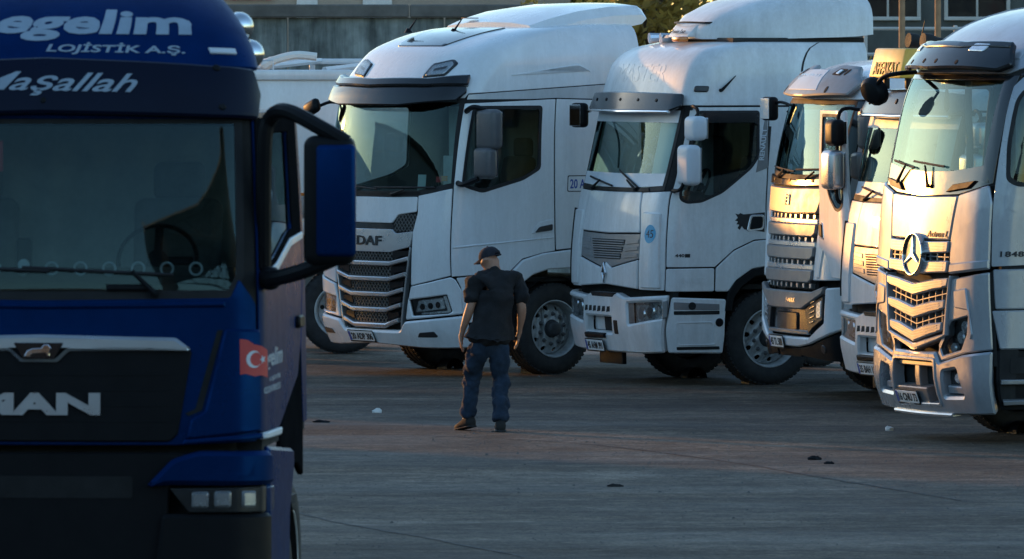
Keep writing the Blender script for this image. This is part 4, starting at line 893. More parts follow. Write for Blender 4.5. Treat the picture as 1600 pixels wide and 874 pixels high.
    T.panel('lower_grille', [(-.50,.91),(.50,.91),(.60,.66),(-.60,.66)], 'gloss', n0=-.05, n1=-.02, b=0); T.panel('radar_cover', rect(-.30,.69,.30,.88), 'smoke', n0=-.03, n1=.0, b=.01, r=.03)
    T.panel('lower_grille_bar', [(-.58,.70),(.58,.70),(.60,.66),(-.60,.66)], 'greyplastic', n0=-.04, n1=.02, b=.008)
    for i, h in enumerate(T.both('headlight', [(.50,.92),(.875,1.065),(.87,.82),(.68,.735),(.59,.67)], 'lampdark', n0=-.04, n1=.012, b=.006, r=.015)):
        sg = 1-2*i
        for k in range(5): T.panel('lamp_fin', T.m(sg, [(.63,.77+.05*k),(.73,.80+.05*k),(.73,.815+.05*k),(.63,.785+.05*k)]), 'chrome', h, n0=0, n1=.026, b=.004)
        T.panel('lens', T.m(sg, [(.76,.83),(.76,.985),(.85,1.02),(.85,.84)]), 'lamp', h, n0=0, n1=.022, b=.008, r=.02)
    T.panel('bumper', [(-1.195,1.16),(-.94,1.145),(-.92,.79),(-.62,.63),(.62,.63),(.92,.79),(.94,1.145),(1.195,1.16),(1.205,.725),(.62,.565),(.365,.53),(-.365,.53),(-.62,.565),(-1.205,.725)], n0=-.03, n1=.035, b=.016, r=.02)
    T.plate(-.2, .575, '45 TL 588', n=.045)
    for sg in (1,):
        for z, h in ((2.75,.42),(2.38,.28)):
            c = T.at(1.29, z, .29); c.y *= sg; mirror_head(T, 'mirror_housing', c, (.17,.28,h), .055, 0, 'greyplastic')
        q = tube(smooth_path([T.at(1.2,3.0,.01), T.at(1.27,2.99,.2), T.at(1.29,2.9,.29), T.at(1.29,2.4,.29)]), .025); T.add('mirror_arm', q if sg > 0 else mirror_y(q), 'black')
    c = Vector((1.13,-1.46,2.96)); mirror_head(T, 'kerb_mirror', c, (.12,.22,.25), .045, .2, 'black', 1)
    T.add('kerb_mirror_arm', tube(smooth_path([c, c+Vector((-.06,.15,.07)), c+Vector((-.13,.36,.02)), T.at(-1.1,2.92,.02)]), .016), 'black')
    arch_liner(T); chassis(T); add_wheels(T)
build_ford()
# ------------------------------------------------------------------ pale silver tractor with star badge
M['pearl'] = mat('pearl_grey_paint', (.40,.43,.47), .28, metal=.3, coat=.5, var=.10, scale=2.0, stretch=(1,1,.5), grime=.3)
def build_merc():
    T = Truck('merc', 'merc', 'silver_tractor_unit', 'pale silver tractor unit with star badge and V-shaped grille slats', 'parked silver tractor units', 'pearl')
    wind = [(-.965,2.53),(-.5,2.475),(0,2.46),(.5,2.475),(.965,2.53),(.975,3.33),(-.975,3.33)]
    win = [(1.20,3.15),(1.21,2.73),(1.262,2.41),(1.38,2.36),(2.25,2.40),(2.2,3.25),(1.26,3.25)]; mw = T.m(-1, win)
    T.shell(.40, 1.2, 4.02, wind, [win, mw]); interior(T, 2.45, 1.35, .30, curtains=[(.55,1.05,.72,2.45,3.3),(-1.05,1.05,-.42,1.9,3.3)])
    T.add('folded_curtain', loft([[(1.02+.03*math.sin(i*.9), .18+.05*math.cos(i*.9)+.05*k*0+.02*math.sin(k), 2.45+.85*k/6) for i in range(7)] for k in range(7)]), 'interior', smooth=60)
    T.panel('windscreen', wind, 'glass', n0=-.006, n1=0, b=0, r=.05)
    T.panel('windscreen_surround', [(-1.12,2.38),(-.64,2.275),(0,2.25),(.64,2.275),(1.12,2.38),(1.13,3.36),(-1.13,3.36)], 'gloss', n0=-.012, n1=.004, b=.002, holes=[offset_poly(ccw(wind), .012)])
    door = [(1.185,1.625),(1.155,2.20),(1.118,3.26),(1.20,3.365),(2.45,3.365),(2.55,1.68)]
    for i, d in enumerate(T.both('door', door, holes=[win], r=.012, hr=.06)):
        sg = 1-2*i; T.panel('side_window', T.m(sg, win), 'glassdark', d, n0=-.004, n1=.002, b=0, r=.06)
        T.panel('window_seal', T.m(sg, offset_poly(ccw(win), -.012)), 'rubber', d, n0=.0, n1=.014, b=.002, holes=[T.m(sg, offset_poly(ccw(win), .03))], r=.06)
        if sg > 0: T.text('power_badge', '1848', 1.265, 1.715, 1.505, 1.765, 'ink', d, n=.012, th=.006, bold=.03, space=1.1)
    T.both('rear_side_panel', [(2.57,1.68),(2.465,3.365),(3.61,3.365),(3.61,1.2),(3.3,1.2),(3.1,1.45)], r=.012)
    T.both('roof_skirt', [(1.215,3.39),(1.16,3.345),(1.14,3.37),(1.30,3.47),(3.61,3.47),(3.61,3.38)], 'gloss', n0=0, n1=.012, b=.003)
    for z0, z1 in ((1.24,1.60),(.875,1.225)): T.both('step_cover', [(1.20,z1),(2.02,z1+.012),(1.97,z0),(1.235 if z0 > 1 else 1.285,z0)], n0=-.03, n1=.012, b=.012, r=.02)
    T.both('step_back', [(1.25,.86),(1.95,.86),(1.9,.32),(1.25,.32)], 'black', n0=-.06, n1=-.01, b=.004); T.both('entry_step', rect(1.30,.56,1.9,.60), 'greyplastic', n0=-.03, n1=.05, b=.006); T.both('entry_step', rect(1.30,.38,1.88,.42), 'greyplastic', n0=-.03, n1=.06, b=.006)
    T.both('step_recess', rect(1.40,.65,1.75,.80), 'cavity', n0=-.02, n1=.0, b=.004, r=.03); T.both('door_gap', [(1.175,1.58),(1.20,1.58),(1.265,.72),(1.225,.72)], 'cavity', n0=-.02, n1=.002, b=0)
    T.both('wheel_arch_trim', [(2.04,1.24),(2.2,1.42),(2.5,1.5),(2.9,1.42),(3.15,1.2),(3.15,.95),(3.05,1.0),(2.8,1.15),(2.4,1.16),(2.15,1.05),(2.0,.8),(1.97,.8)], n1=.03, b=.012, r=.02)
    T.panel('roof_skin', [(-3.61,3.48),(-1.30,3.48),(-1.0,3.375),(1.0,3.375),(1.30,3.48),(3.61,3.48),(3.61,4.025),(-3.61,4.025)], b=.004); T.roof(4.025)
    T.both('roof_edge', [(.98,3.50),(1.04,3.5),(1.06,3.8),(1.02,4.0),(.98,4.0),(1.0,3.8)], n0=.008, n1=.02, b=.006)
    T.panel('roof_marker', rect(-.35,3.565,.25,3.59), 'amber', n0=.01, n1=.022, b=.003)
    T.add('roof_hatch', box((-.55,.1,4.08),(.55,.7,.06),.015), 'gloss')
    a = T.at(.35,3.91,.01); T.add('antenna', join(move(lathe([(0,.08),(.03,.08),(.075,0)], 10, 'z'), a), tube([a+Vector((0,0,.05)), a+Vector((-.18,.04,.30)), a+Vector((-.28,.06,.44))], [.014,.008,.004], 6)), 'black')
    vz = lambda p, z, n: n+.13*max(0, 1-(abs(p)/1.05)**2)+.05*(3.55-z)/.25*max(0, 1-(abs(p)/1.1)**4)
    vis = T.panel('sun_visor', [(-1.06,3.42),(-.93,3.60),(-.35,3.545),(.35,3.545),(.93,3.60),(1.06,3.42),(.95,3.35),(0,3.315),(-.95,3.35)], 'smoke', n0=.03, n1=.085, b=.014, nf=vz, back=True, r=.03)
    T.panel('visor_crease', [(-.95,3.54),(-.35,3.485),(.35,3.485),(.95,3.54),(.95,3.552),(.35,3.497),(-.35,3.497),(-.95,3.552)], 'smoke', vis, n0=.05, n1=.10, b=.008, nf=vz)
    for sg in (1,-1):
        T.panel('visor_lamp', T.m(sg, [(.50,3.465),(.53,3.53),(.72,3.54),(.70,3.475)]), 'lamp', vis, n0=.06, n1=.095, b=.005, nf=vz, r=.02)
        for p in (.12,.45): T.panel('visor_screw', circle(sg*p,3.375,.018,10), 'cavity', vis, n0=.06, n1=.089, b=0, nf=vz)
    T.panel('service_flap', [(-.66,2.26),(0,2.24),(.66,2.26),(.59,1.855),(0,1.85),(-.59,1.855)], n1=.03, b=.014, r=.02)
    T.text('model_badge', 'Actros L', .19, 1.875, .57, 1.935, 'ink', n=.03, th=.006, bold=.02, shear=.3)
    T.panel('grille_back', [(-.64,1.86),(.64,1.86),(.65,1.40),(.54,.93),(0,.84),(-.54,.93),(-.65,1.40)], 'cavity', n0=-.08, n1=-.06, b=0)
    def bars(zf, h, n=3):
        for k in range(n): pass
    for z in (1.845,1.665):
        sl = T.panel('grille_slat', [(-.60,z),(0,z-.015),(.60,z),(.585,z-.105),(0,z-.13),(-.585,z-.105)], n0=-.06, n1=.045, b=.012, r=.012)
        for k in range(3): T.panel('slat_groove', [(-.54,z-.022-.026*k),(.54,z-.022-.026*k),(.53,z-.034-.026*k),(-.53,z-.034-.026*k)], 'greyplastic', sl, n0=.03, n1=.0475, b=0)
    for k in range(9): T.panel('grille_bar', rect(-.55+.13*k,1.66,-.545+.13*k+.016,1.735), 'greyplastic', n0=-.06, n1=.01, b=.003)
    T.panel('grille_cross_bar', rect(-.58,1.692,.58,1.704), 'greyplastic', n0=-.06, n1=.014, b=.003)
    for j, (ze, zc, h) in enumerate(((1.51,1.445,.63),(1.31,1.235,.585),(1.105,1.02,.535))):
        sl = T.panel('grille_slat', [(-h,ze),(-h*.55,ze-.02),(0,zc),(h*.55,ze-.02),(h,ze),(h-.015,ze-.08),(.0,zc-.11),(-h+.015,ze-.08)], n0=-.06, n1=.05, b=.014, r=.012)
        for k in range(3):
            d = .022+.024*k; T.panel('slat_groove', [(-h*.86,ze-d-.004),(0,zc-d+.006),(h*.86,ze-d-.004),(h*.85,ze-d-.015),(0,zc-d-.005),(-h*.85,ze-d-.015)], 'greyplastic', sl, n0=.03, n1=.0525, b=0)
        if j < 2:
            for k in range(9):
                p = -.48+.12*k; zz = ze-.085-(ze-zc)*(1-abs(p)/h)*.9; T.panel('grille_bar', rect(p-.007,zz-.13,p+.007,zz), 'greyplastic', n0=-.06, n1=.005, b=.003)
            T.panel('grille_cross_bar', [(-h*.9,ze-.135),(0,zc-.155),(h*.9,ze-.135),(h*.9,ze-.148),(0,zc-.168),(-h*.9,ze-.148)], 'greyplastic', n0=-.06, n1=.008, b=.003)
    T.panel('grille_frame', [(-.665,1.53),(-.64,1.53),(-.55,1.0),(0,.895),(.55,1.0),(.64,1.53),(.665,1.53),(.60,.985),(.46,.94),(0,.835),(-.46,.94),(-.60,.985)], n0=-.05, n1=.05, b=.012)
    st = T.panel('star_ring', circle(0,1.71,.20,40), 'chrome', n0=.03, n1=.085, b=.008, holes=[circle(0,1.71,.178,40)])
    T.panel('star_back', circle(0,1.71,.185,36), 'gloss', st, n0=.03, n1=.062, b=0)
    tri = []
    for k in range(3):
        a = math.radians(90+120*k); tri.append((.182*math.cos(a), 1.71+.182*math.sin(a))); a += math.radians(60); tri.append((.028*math.cos(a), 1.71+.028*math.sin(a)))
    T.panel('star', tri, 'chrome', st, n0=.05, n1=.082, b=.006)
    T.both('corner_panel', [(.675,2.27),(1.09,2.36),(1.150,2.2),(1.172,1.60),(.615,1.545),(.605,1.86)], n1=.03, b=.014, r=.02)
    T.both('corner_foot', [(.625,1.64),(1.165,1.69),(1.17,1.605),(.615,1.55)], n0=.01, n1=.042, b=.014)
    lamp = [(.465,.887),(.651,1.116),(.915,1.172),(.897,1.007),(.806,.858),(.513,.80)]
    T.both('lamp_panel', [(.655,1.50),(1.172,1.575),(1.215,.87),(.85,.83),(.48,.745),(.43,.82),(.555,.98),(.60,1.2)], n0=-.03, n1=.025, b=.012, holes=[lamp], r=.015)
    T.both('lamp_crease', [(.70,1.40),(.90,1.43),(1.0,1.0),(.96,.95),(.94,1.22),(.72,1.24)], n0=.01, n1=.037, b=.014, r=.02)
    for i in range(2):
        sg = 1-2*i; f = lambda P: T.m(sg, P); l = T.panel('headlight', f(lamp), 'lampdark', n0=-.09, n1=-.06, b=0)
        for c, r_ in (((.80,1.07),.055),((.74,.97),.06),((.62,.87),.05)): T.panel('projector', f(circle(c[0], c[1], r_, 18)), 'lamp', l, n0=-.06, n1=-.02, b=.014)
        T.panel('lens', f(lamp), 'glassclear', l, n0=.004, n1=.014, b=.004, r=.015)
    op = [(-.41,.755),(.40,.755),(.435,.365),(-.46,.345)]; fog = [(.53,.656),(.752,.690),(.84,.446),(.52,.433)]
    bp = T.panel('bumper', [(-1.215,.855),(-.85,.815),(-.47,.73),(-.41,.83),(0,.82),(.41,.83),(.47,.73),(.85,.815),(1.215,.855),(1.20,.29),(.56,.265),(0,.26),(-.56,.265),(-1.20,.29)], n0=-.06, n1=.05, b=.022, holes=[op, fog, T.m(-1, fog)], r=.02, hr=.03)
    T.panel('intake_frame', offset_poly(ccw(op), -.018), 'pearl', bp, n0=.03, n1=.06, b=.006, holes=[offset_poly(ccw(op), .012)], r=.03)
    T.panel('intake_back', op, 'cavity', bp, n0=-.10, n1=-.08, b=0); T.panel('intake_post', rect(-.05,.50,.045,.72), 'greyplastic', bp, n0=-.08, n1=.0, b=.008); T.panel('intake_bar', [(-.42,.69),(.41,.69),(.41,.735),(-.42,.735)], 'greyplastic', bp, n0=-.08, n1=.01, b=.008)
    T.panel('plate_holder', [(-.46,.35),(.20,.35),(.22,.50),(-.42,.50)], 'greyplastic', bp, n0=-.08, n1=.035, b=.008, r=.01)
    T.panel('front_lip', [(-.60,.29),(0,.285),(.60,.29),(.60,.25),(0,.24),(-.60,.25)], 'silver', bp, n0=-.02, n1=.075, b=.012)
    for sg in (1,-1):
        fb = T.panel('fog_lamp', T.m(sg, fog), 'lampdark', n0=-.08, n1=-.05, b=0); T.panel('fog_lens', T.m(sg, circle(.68,.595,.05,16)), 'lamp', fb, n0=-.06, n1=-.02, b=.012); T.panel('fog_plate', T.m(sg, [(.535,.45),(.81,.455),(.76,.52),(.54,.525)]), 'pearl', fb, n0=-.06, n1=.0, b=.01)
    T.plate(-.18, .415, '16 CNU 73', n=.055)
    for a in (((-.60,2.37),(-.42,2.52),(-.80,2.56),(-.25,2.50)),((.10,2.34),(.02,2.52),(-.28,2.56),(.35,2.52))): wiper(T, a)
    T.both('cowl_wing', [(.45,2.29),(.55,2.36),(.90,2.40),(.80,2.33)], 'black', n0=0, n1=.03, b=.006)
    c = Vector((1.44,-1.02,3.20)); k = T.add('front_mirror', xf(loft([[(x, .15*math.cos(a)*f, .13*math.sin(a)*f) for a in [2*math.pi*i/16 for i in range(16)]] for x, f in ((-.06,.85),(-.05,1),(.0,1),(.05,.75),(.07,.3))]), Matrix.Translation(c) @ Matrix.Rotation(-.6, 4, 'X') @ Matrix.Rotation(.5, 4, 'Z')), 'black')
    T.add('front_mirror_arm', tube(smooth_path([c, c+Vector((-.02,.16,.13)), c+Vector((-.1,.3,.17)), T.at(-.8,3.36,.05)]), .022), 'black')
    T.add('hanging_tag', loft([[(1.16+.01*k*0, .0-.07*math.cos(a)*w, 3.12+.18*t+.03*math.sin(a)*w) for a in [2*math.pi*i/10 for i in range(10)]] for k, (t, w) in enumerate(((-.55,.15),(-.3,.9),(.1,.8),(.5,.5),(.9,.25)))]), 'black')
    arch_liner(T); chassis(T); add_wheels(T)
build_merc()
# ------------------------------------------------------------------ blue tractor in the foreground
def sp(P): return [((q[0] if q[0] <= 1.32 else 1.32+(q[0]-1.32)*1.55),)+tuple(q[1:]) for q in P]
def build_blue():
    T = Truck('man', 'man', 'blue_tractor_unit', 'deep blue tractor unit with black grille and white lettering on its roof board', None, 'blue')
    wind = [(-1.03,2.30),(0,2.29),(1.03,2.30),(1.085,2.40),(1.115,3.25),(-1.115,3.25),(-1.085,2.40)]
    win = sp([(1.325,3.17),(1.31,2.47),(1.36,2.44),(1.65,2.48),(2.10,2.60),(2.24,2.62),(2.24,3.17)]); mw = T.m(-1, win)
    T.shell(.55, 1.45, 3.275, wind, [win, mw], 1.3); interior(T, 2.42, 1.38, .35, curtains=[(-1.0,1.0,-.3,1.9,3.2)])
    T.panel('windscreen', wind, 'glass', n0=-.006, n1=0, b=0, r=.05)
    T.panel('windscreen_seal', offset_poly(ccw(wind), -.03), 'rubber', n0=-.012, n1=.003, b=0, holes=[offset_poly(ccw(wind), .02)])
    for i in range(9): T.add('dash_vent', move(lathe([(.028,0),(.034,.008),(.040,0),(.034,-.008),(.028,0)], 14, 'x'), (1.20,-.45+.16*i,2.43)), 'letter')
    T.add('dash_device', box((1.22,-.12,2.50),(.04,.09,.20),.02), 'black'); T.add('device_dial', move(lathe([(0,.008),(.03,.008),(.034,0)], 14, 'x'), (1.24,-.12,2.45)), 'letter')
    T.add('pennant', plate(rect(-.055,-.085,.055,.085), .004, mtx=basis((1.17,-.30,3.05), (0,1,0), (0,0,1))), 'red'); T.add('cushion', move(lathe([(0,.16),(.08,.15),(.13,.08),(.14,0),(.12,-.1),(0,-.14)], 16, 'z'), (1.05,-.42,2.56)), 'blue')
    # doors
    door = sp([(1.215,1.54),(1.215,3.265),(2.53,3.265),(2.56,2.4),(2.46,1.95),(2.36,1.78),(1.76,1.535)])
    for i, d in enumerate(T.both('door', door, holes=[win], r=.015, hr=.04)):
        sg = 1-2*i; f = lambda P: T.m(sg, P)
        T.panel('side_window', f(win), 'glassdark', d, n0=-.004, n1=.002, b=0, r=.04)
        T.panel('window_frame', f(sp([(1.225,3.258),(1.225,2.43),(1.34,2.41),(1.66,2.45),(2.12,2.57),(2.52,2.59),(2.52,3.258)])), 'matteblack', d, n0=.008, n1=.022, b=.004, holes=[f(win)], r=.02)
        T.panel('sill_strip', f(sp([(1.24,2.375),(1.36,2.362),(1.65,2.40),(2.12,2.52),(2.53,2.55),(2.53,2.59),(2.11,2.565),(1.64,2.447),(1.36,2.41),(1.24,2.42)])), 'letter', d, n0=.01, n1=.03, b=.006)
        T.panel('door_handle', f(rect(2.85,2.05,3.1,2.12)), 'black', d, n0=.005, n1=.04, b=.01, r=.03)
        if sg > 0:
            T.text('door_lettering', 'egelim', 1.27, 1.855, 2.15, 1.985, 'decal', d, n=.012, th=.002, shear=.25, bold=.02)
            T.text('door_subtitle', 'LOJİSTİK', 1.5, 1.80, 2.05, 1.835, 'decal', d, n=.012, th=.002, bold=.02); T.text('door_phone', '02324780555', 1.27, 1.745, 2.03, 1.78, 'decal', d, n=.012, th=.002, bold=.01)
        T.panel('door_foot', f(sp([(1.22,1.50),(1.24,1.535),(1.75,1.53),(1.72,1.49)])), 'letter', n0=0, n1=.03, b=.008)
    T.both('rear_side_panel', [(3.26,2.4),(3.225,3.265),(3.39,3.265),(3.39,1.5),(3.2,1.5),(3.12,1.94)], r=.012)
    T.both('wheel_arch_trim', [(2.08,1.52),(2.95,1.765),(3.1,1.93),(3.18,1.48),(3.18,1.2),(2.9,1.28),(2.5,1.30),(2.2,1.1),(2.06,1.1)], 'matteblack', n0=-.02, n1=.012, b=.008)
    T.panel('roof_skin', [(-3.39,3.255),(3.39,3.255),(3.39,3.29),(-3.39,3.29)], b=.004); T.roof(3.285)
    # roof board and dark visor
    vz = lambda p, z, n: n+.05*max(0, 1-(abs(p)/1.25)**4)
    bd = T.panel('roof_board', [(-1.32,3.52),(0,3.54),(1.32,3.52),(1.33,4.07),(-1.33,4.07)], 'blue', n0=-.03, n1=.02, b=.012, back=True)
    T.text('roof_lettering', 'egelim', -.42, 3.672, 1.02, 3.845, 'decal', bd, n=.021, th=.003, slope=-.01, shear=.22, bold=.035)
    T.text('roof_subtitle', 'LOJİSTİK A.Ş.', -.02, 3.60, .88, 3.665, 'decal', bd, n=.021, th=.003, slope=-.012, shear=.2, bold=.02)
    T.both('board_marker', [(1.03,3.60),(1.03,3.628),(1.15,3.622),(1.15,3.595)], 'letter', bd, n0=.01, n1=.034, b=.004)
    vis = T.panel('sun_visor', [(-1.23,3.245),(0,3.27),(1.23,3.245),(1.28,3.38),(1.22,3.51),(0,3.55),(-1.22,3.51),(-1.28,3.38)], 'navy', n0=.0, n1=.045, b=.012, nf=vz, back=True, r=.02)
    T.text('visor_lettering', 'Maşallah', -.42, 3.36, .56, 3.475, 'decal', vis, n=.096, th=.003, slope=-.015, shear=.5, bold=.012)
    for q in ((1.03,3.50),(1.03,3.30),(0,3.33)): T.panel('visor_screw', circle(q[0], q[1], .016, 10), 'black', vis, n0=.03, n1=.052, b=.004, nf=vz)
    for z, y in ((3.765,.975),(3.61,1.035)):
        b = T.add('dome_lamp', move(lathe([(.082*math.sin(a), .082*math.cos(a)) for a in [math.pi*i/16 for i in range(17)]], 24, 'z'), (.385,y,z)), 'chrome', smooth=80); T.add('lamp_stalk', tube([(.385,y,z-.05),(.385,y-.06,3.30)], .018, 8), 'chrome', b)
    # front
    T.panel('front_panel', [(-1.195,2.24),(-1.08,2.38),(-1.03,2.275),(0,2.262),(1.03,2.275),(1.08,2.38),(1.195,2.24),(1.20,1.49),(.75,1.47),(-.75,1.47),(-1.20,1.49)], n1=.012, b=.006, r=.02)
    T.panel('front_ledge', [(-1.0,2.255),(0,2.245),(1.0,2.255),(1.0,2.225),(0,2.215),(-1.0,2.225)], n0=.005, n1=.03, b=.012)
    gp = T.panel('grille_panel', [(-.735,2.03),(.735,2.03),(.818,1.985),(.742,1.53),(.70,1.49),(-.70,1.49),(-.742,1.53),(-.818,1.985)], 'black', n0=.0, n1=.03, b=.008, r=.015)
    for k in range(4): T.panel('grille_rib', [(-.70,1.86-.085*k),(.70,1.86-.085*k),(.695,1.85-.085*k),(-.695,1.85-.085*k)], 'black', gp, n0=.02, n1=.032, b=.001)
    T.panel('grille_bar', [(-.735,2.058),(0,2.075),(.735,2.058),(.818,1.992),(.16,1.985),(.10,1.925),(-.10,1.925),(-.16,1.985),(-.818,1.992)], 'silver', gp, n0=.01, n1=.06, b=.018, r=.015)
    em = T.panel('emblem_plate', [(-.135,2.03),(.135,2.03),(.085,1.94),(-.085,1.94)], 'gloss', gp, n0=.03, n1=.066, b=.004, r=.01)
    lion = [(-.075,1.955),(-.06,1.985),(-.03,1.998),(.015,2.0),(.03,2.018),(.055,2.02),(.07,2.0),(.06,1.985),(.062,1.96),(.05,1.955),(.04,1.975),(.0,1.972),(-.03,1.97),(-.045,1.952)]
    T.panel('lion_emblem', lion, 'chrome', em, n0=.06, n1=.076, b=.003)
    T.text('grille_lettering', 'MAN', -.37, 1.635, .33, 1.757, 'silver', gp, n=.03, th=.02, bold=.05)
    T.both('corner_slit', [(.955,2.10),(.985,2.10),(.87,1.66),(.80,1.63),(.78,1.645),(.835,1.67)], 'cavity', n0=.0, n1=.0145, b=0)
    T.both('corner_panel', [(.995,2.108),(1.205,2.10),(1.205,1.545),(.785,1.50),(.81,1.615),(.885,1.655)], n0=.0, n1=.04, b=.014, r=.02)
    T.both('corner_foot', [(.775,1.50),(1.20,1.535),(1.21,1.505),(.765,1.475)], n0=.0, n1=.05, b=.008)
    fl = T.panel('flag_sticker', [(1.07,1.855),(1.10,1.86),(1.15,1.845),(1.20,1.85),(1.255,1.835),(1.255,1.985),(1.20,2.01),(1.15,2.02),(1.11,2.045),(1.07,2.05)], 'red', n0=.04, n1=.0425, b=0)
    cres = [(1.148+.046*math.cos(a), 1.938+.048*math.sin(a)) for a in [math.radians(40+28*i) for i in range(11)]]+[(1.160+.037*math.cos(a), 1.938+.038*math.sin(a)) for a in [math.radians(320-28*i) for i in range(11)]]
    T.panel('crescent', cres, 'letter', fl, n0=.042, n1=.0445, b=0)
    T.panel('flag_star', [(1.208+(.024 if i % 2 == 0 else .010)*math.cos(math.radians(36*i+180)), 1.936+(.025 if i % 2 == 0 else .010)*math.sin(math.radians(36*i+180))) for i in range(10)], 'letter', fl, n0=.042, n1=.0445, b=0)
    # bumper
    T.panel('bumper_centre', [(-.84,1.43),(.84,1.43),(.70,1.25),(.66,.55),(-.66,.55),(-.70,1.25)], 'black', n0=-.04, n1=.0, b=.01)
    T.panel('step_slot', rect(-.5,1.18,.5,1.3), 'cavity', n0=-.02, n1=.004, b=0, r=.02)
    for p0, p1, nm in ((-1.33,-.70,'far'),(.70,1.33,'near')):
        sg = 1 if p0 > 0 else -1
        T.panel('bumper_corner', T.m(sg, [(.57,1.245),(.71,1.395),(.85,1.44),(1.29,1.435),(1.33,1.25),(.70,1.255)]), n0=-.04, n1=.06, b=.025, r=.03)
        T.panel('bumper_base', T.m(sg, [(.66,1.095),(1.30,1.095),(1.30,.5),(.60,.5)]), 'black', n0=-.04, n1=.05, b=.02, r=.03)
        lp = [(.70,1.235),(1.33,1.24),(1.31,1.105),(.80,1.105)]
        l = T.panel('headlight', T.m(sg, lp), 'lampdark', n0=-.06, n1=.01, b=0)
        for c in ((.86,1.172),(.98,1.175),(1.13,1.175)): T.panel('bulb_reflector', T.m(sg, rect(c[0]-.045, c[1]-.045, c[0]+.045, c[1]+.045)), 'lamp', l, n0=.0, n1=.03, b=.012, r=.015)
        T.panel('lens', T.m(sg, lp), 'glassclear', l, n0=.045, n1=.055, b=.005, r=.02)
        T.panel('bumper_side', T.m(sg, [(1.345,1.455),(2.55,1.385),(2.58,1.30),(2.35,1.03),(2.3,.6),(1.35,.55)]), 'blue', n0=-.04, n1=.03, b=.02, r=.03)
    for a in (((-.55,2.30),(-.25,2.40),(-.90,2.46),(.05,2.42)),((.62,2.30),(.50,2.42),(-.1,2.44),(.72,2.40))): wiper(T, a)
    T.panel('wiper_motor', rect(.36,2.315,.58,2.35), 'black', n0=.0, n1=.03, b=.008)
    for sg in (1,):
        for path in ([(1.16,1.20,2.42),(1.22,1.21,3.10),(1.24,1.25,3.26),(1.40,1.36,3.30),(1.54,1.56,3.21),(1.55,1.70,3.13)], [(1.16,1.20,2.40),(1.30,1.26,2.38),(1.48,1.46,2.43),(1.55,1.68,2.52)]):
            q = tube(smooth_path(path), .044, 10); T.add('mirror_arm', q if sg > 0 else mirror_y(q), 'black')
        h = mirror_head(T, 'mirror_housing', Vector((1.52,sg*1.605,2.815)), (.17,.28,.71), .06, 0, 'black')
        T.add('mirror_cover', box((1.585,sg*1.645,2.815),(.07,.22,.615),.03,4), 'blue', h)
    T.add('camera_pod', box((1.20,1.24,2.38),(.14,.12,.13),.05,3), 'black')
    arch_liner(T, .62); chassis(T, tank=False); add_wheels(T, ((0,True),)); [setattr(w, 'location', (-3.7, y, .503)) or setattr(w, 'rotation_euler', (0,0,r)) for w, y, r in ((copy_tree(_wp[False], T.root), .68, 0), (copy_tree(_wp[False], T.root), -.68, math.pi))]
build_blue()
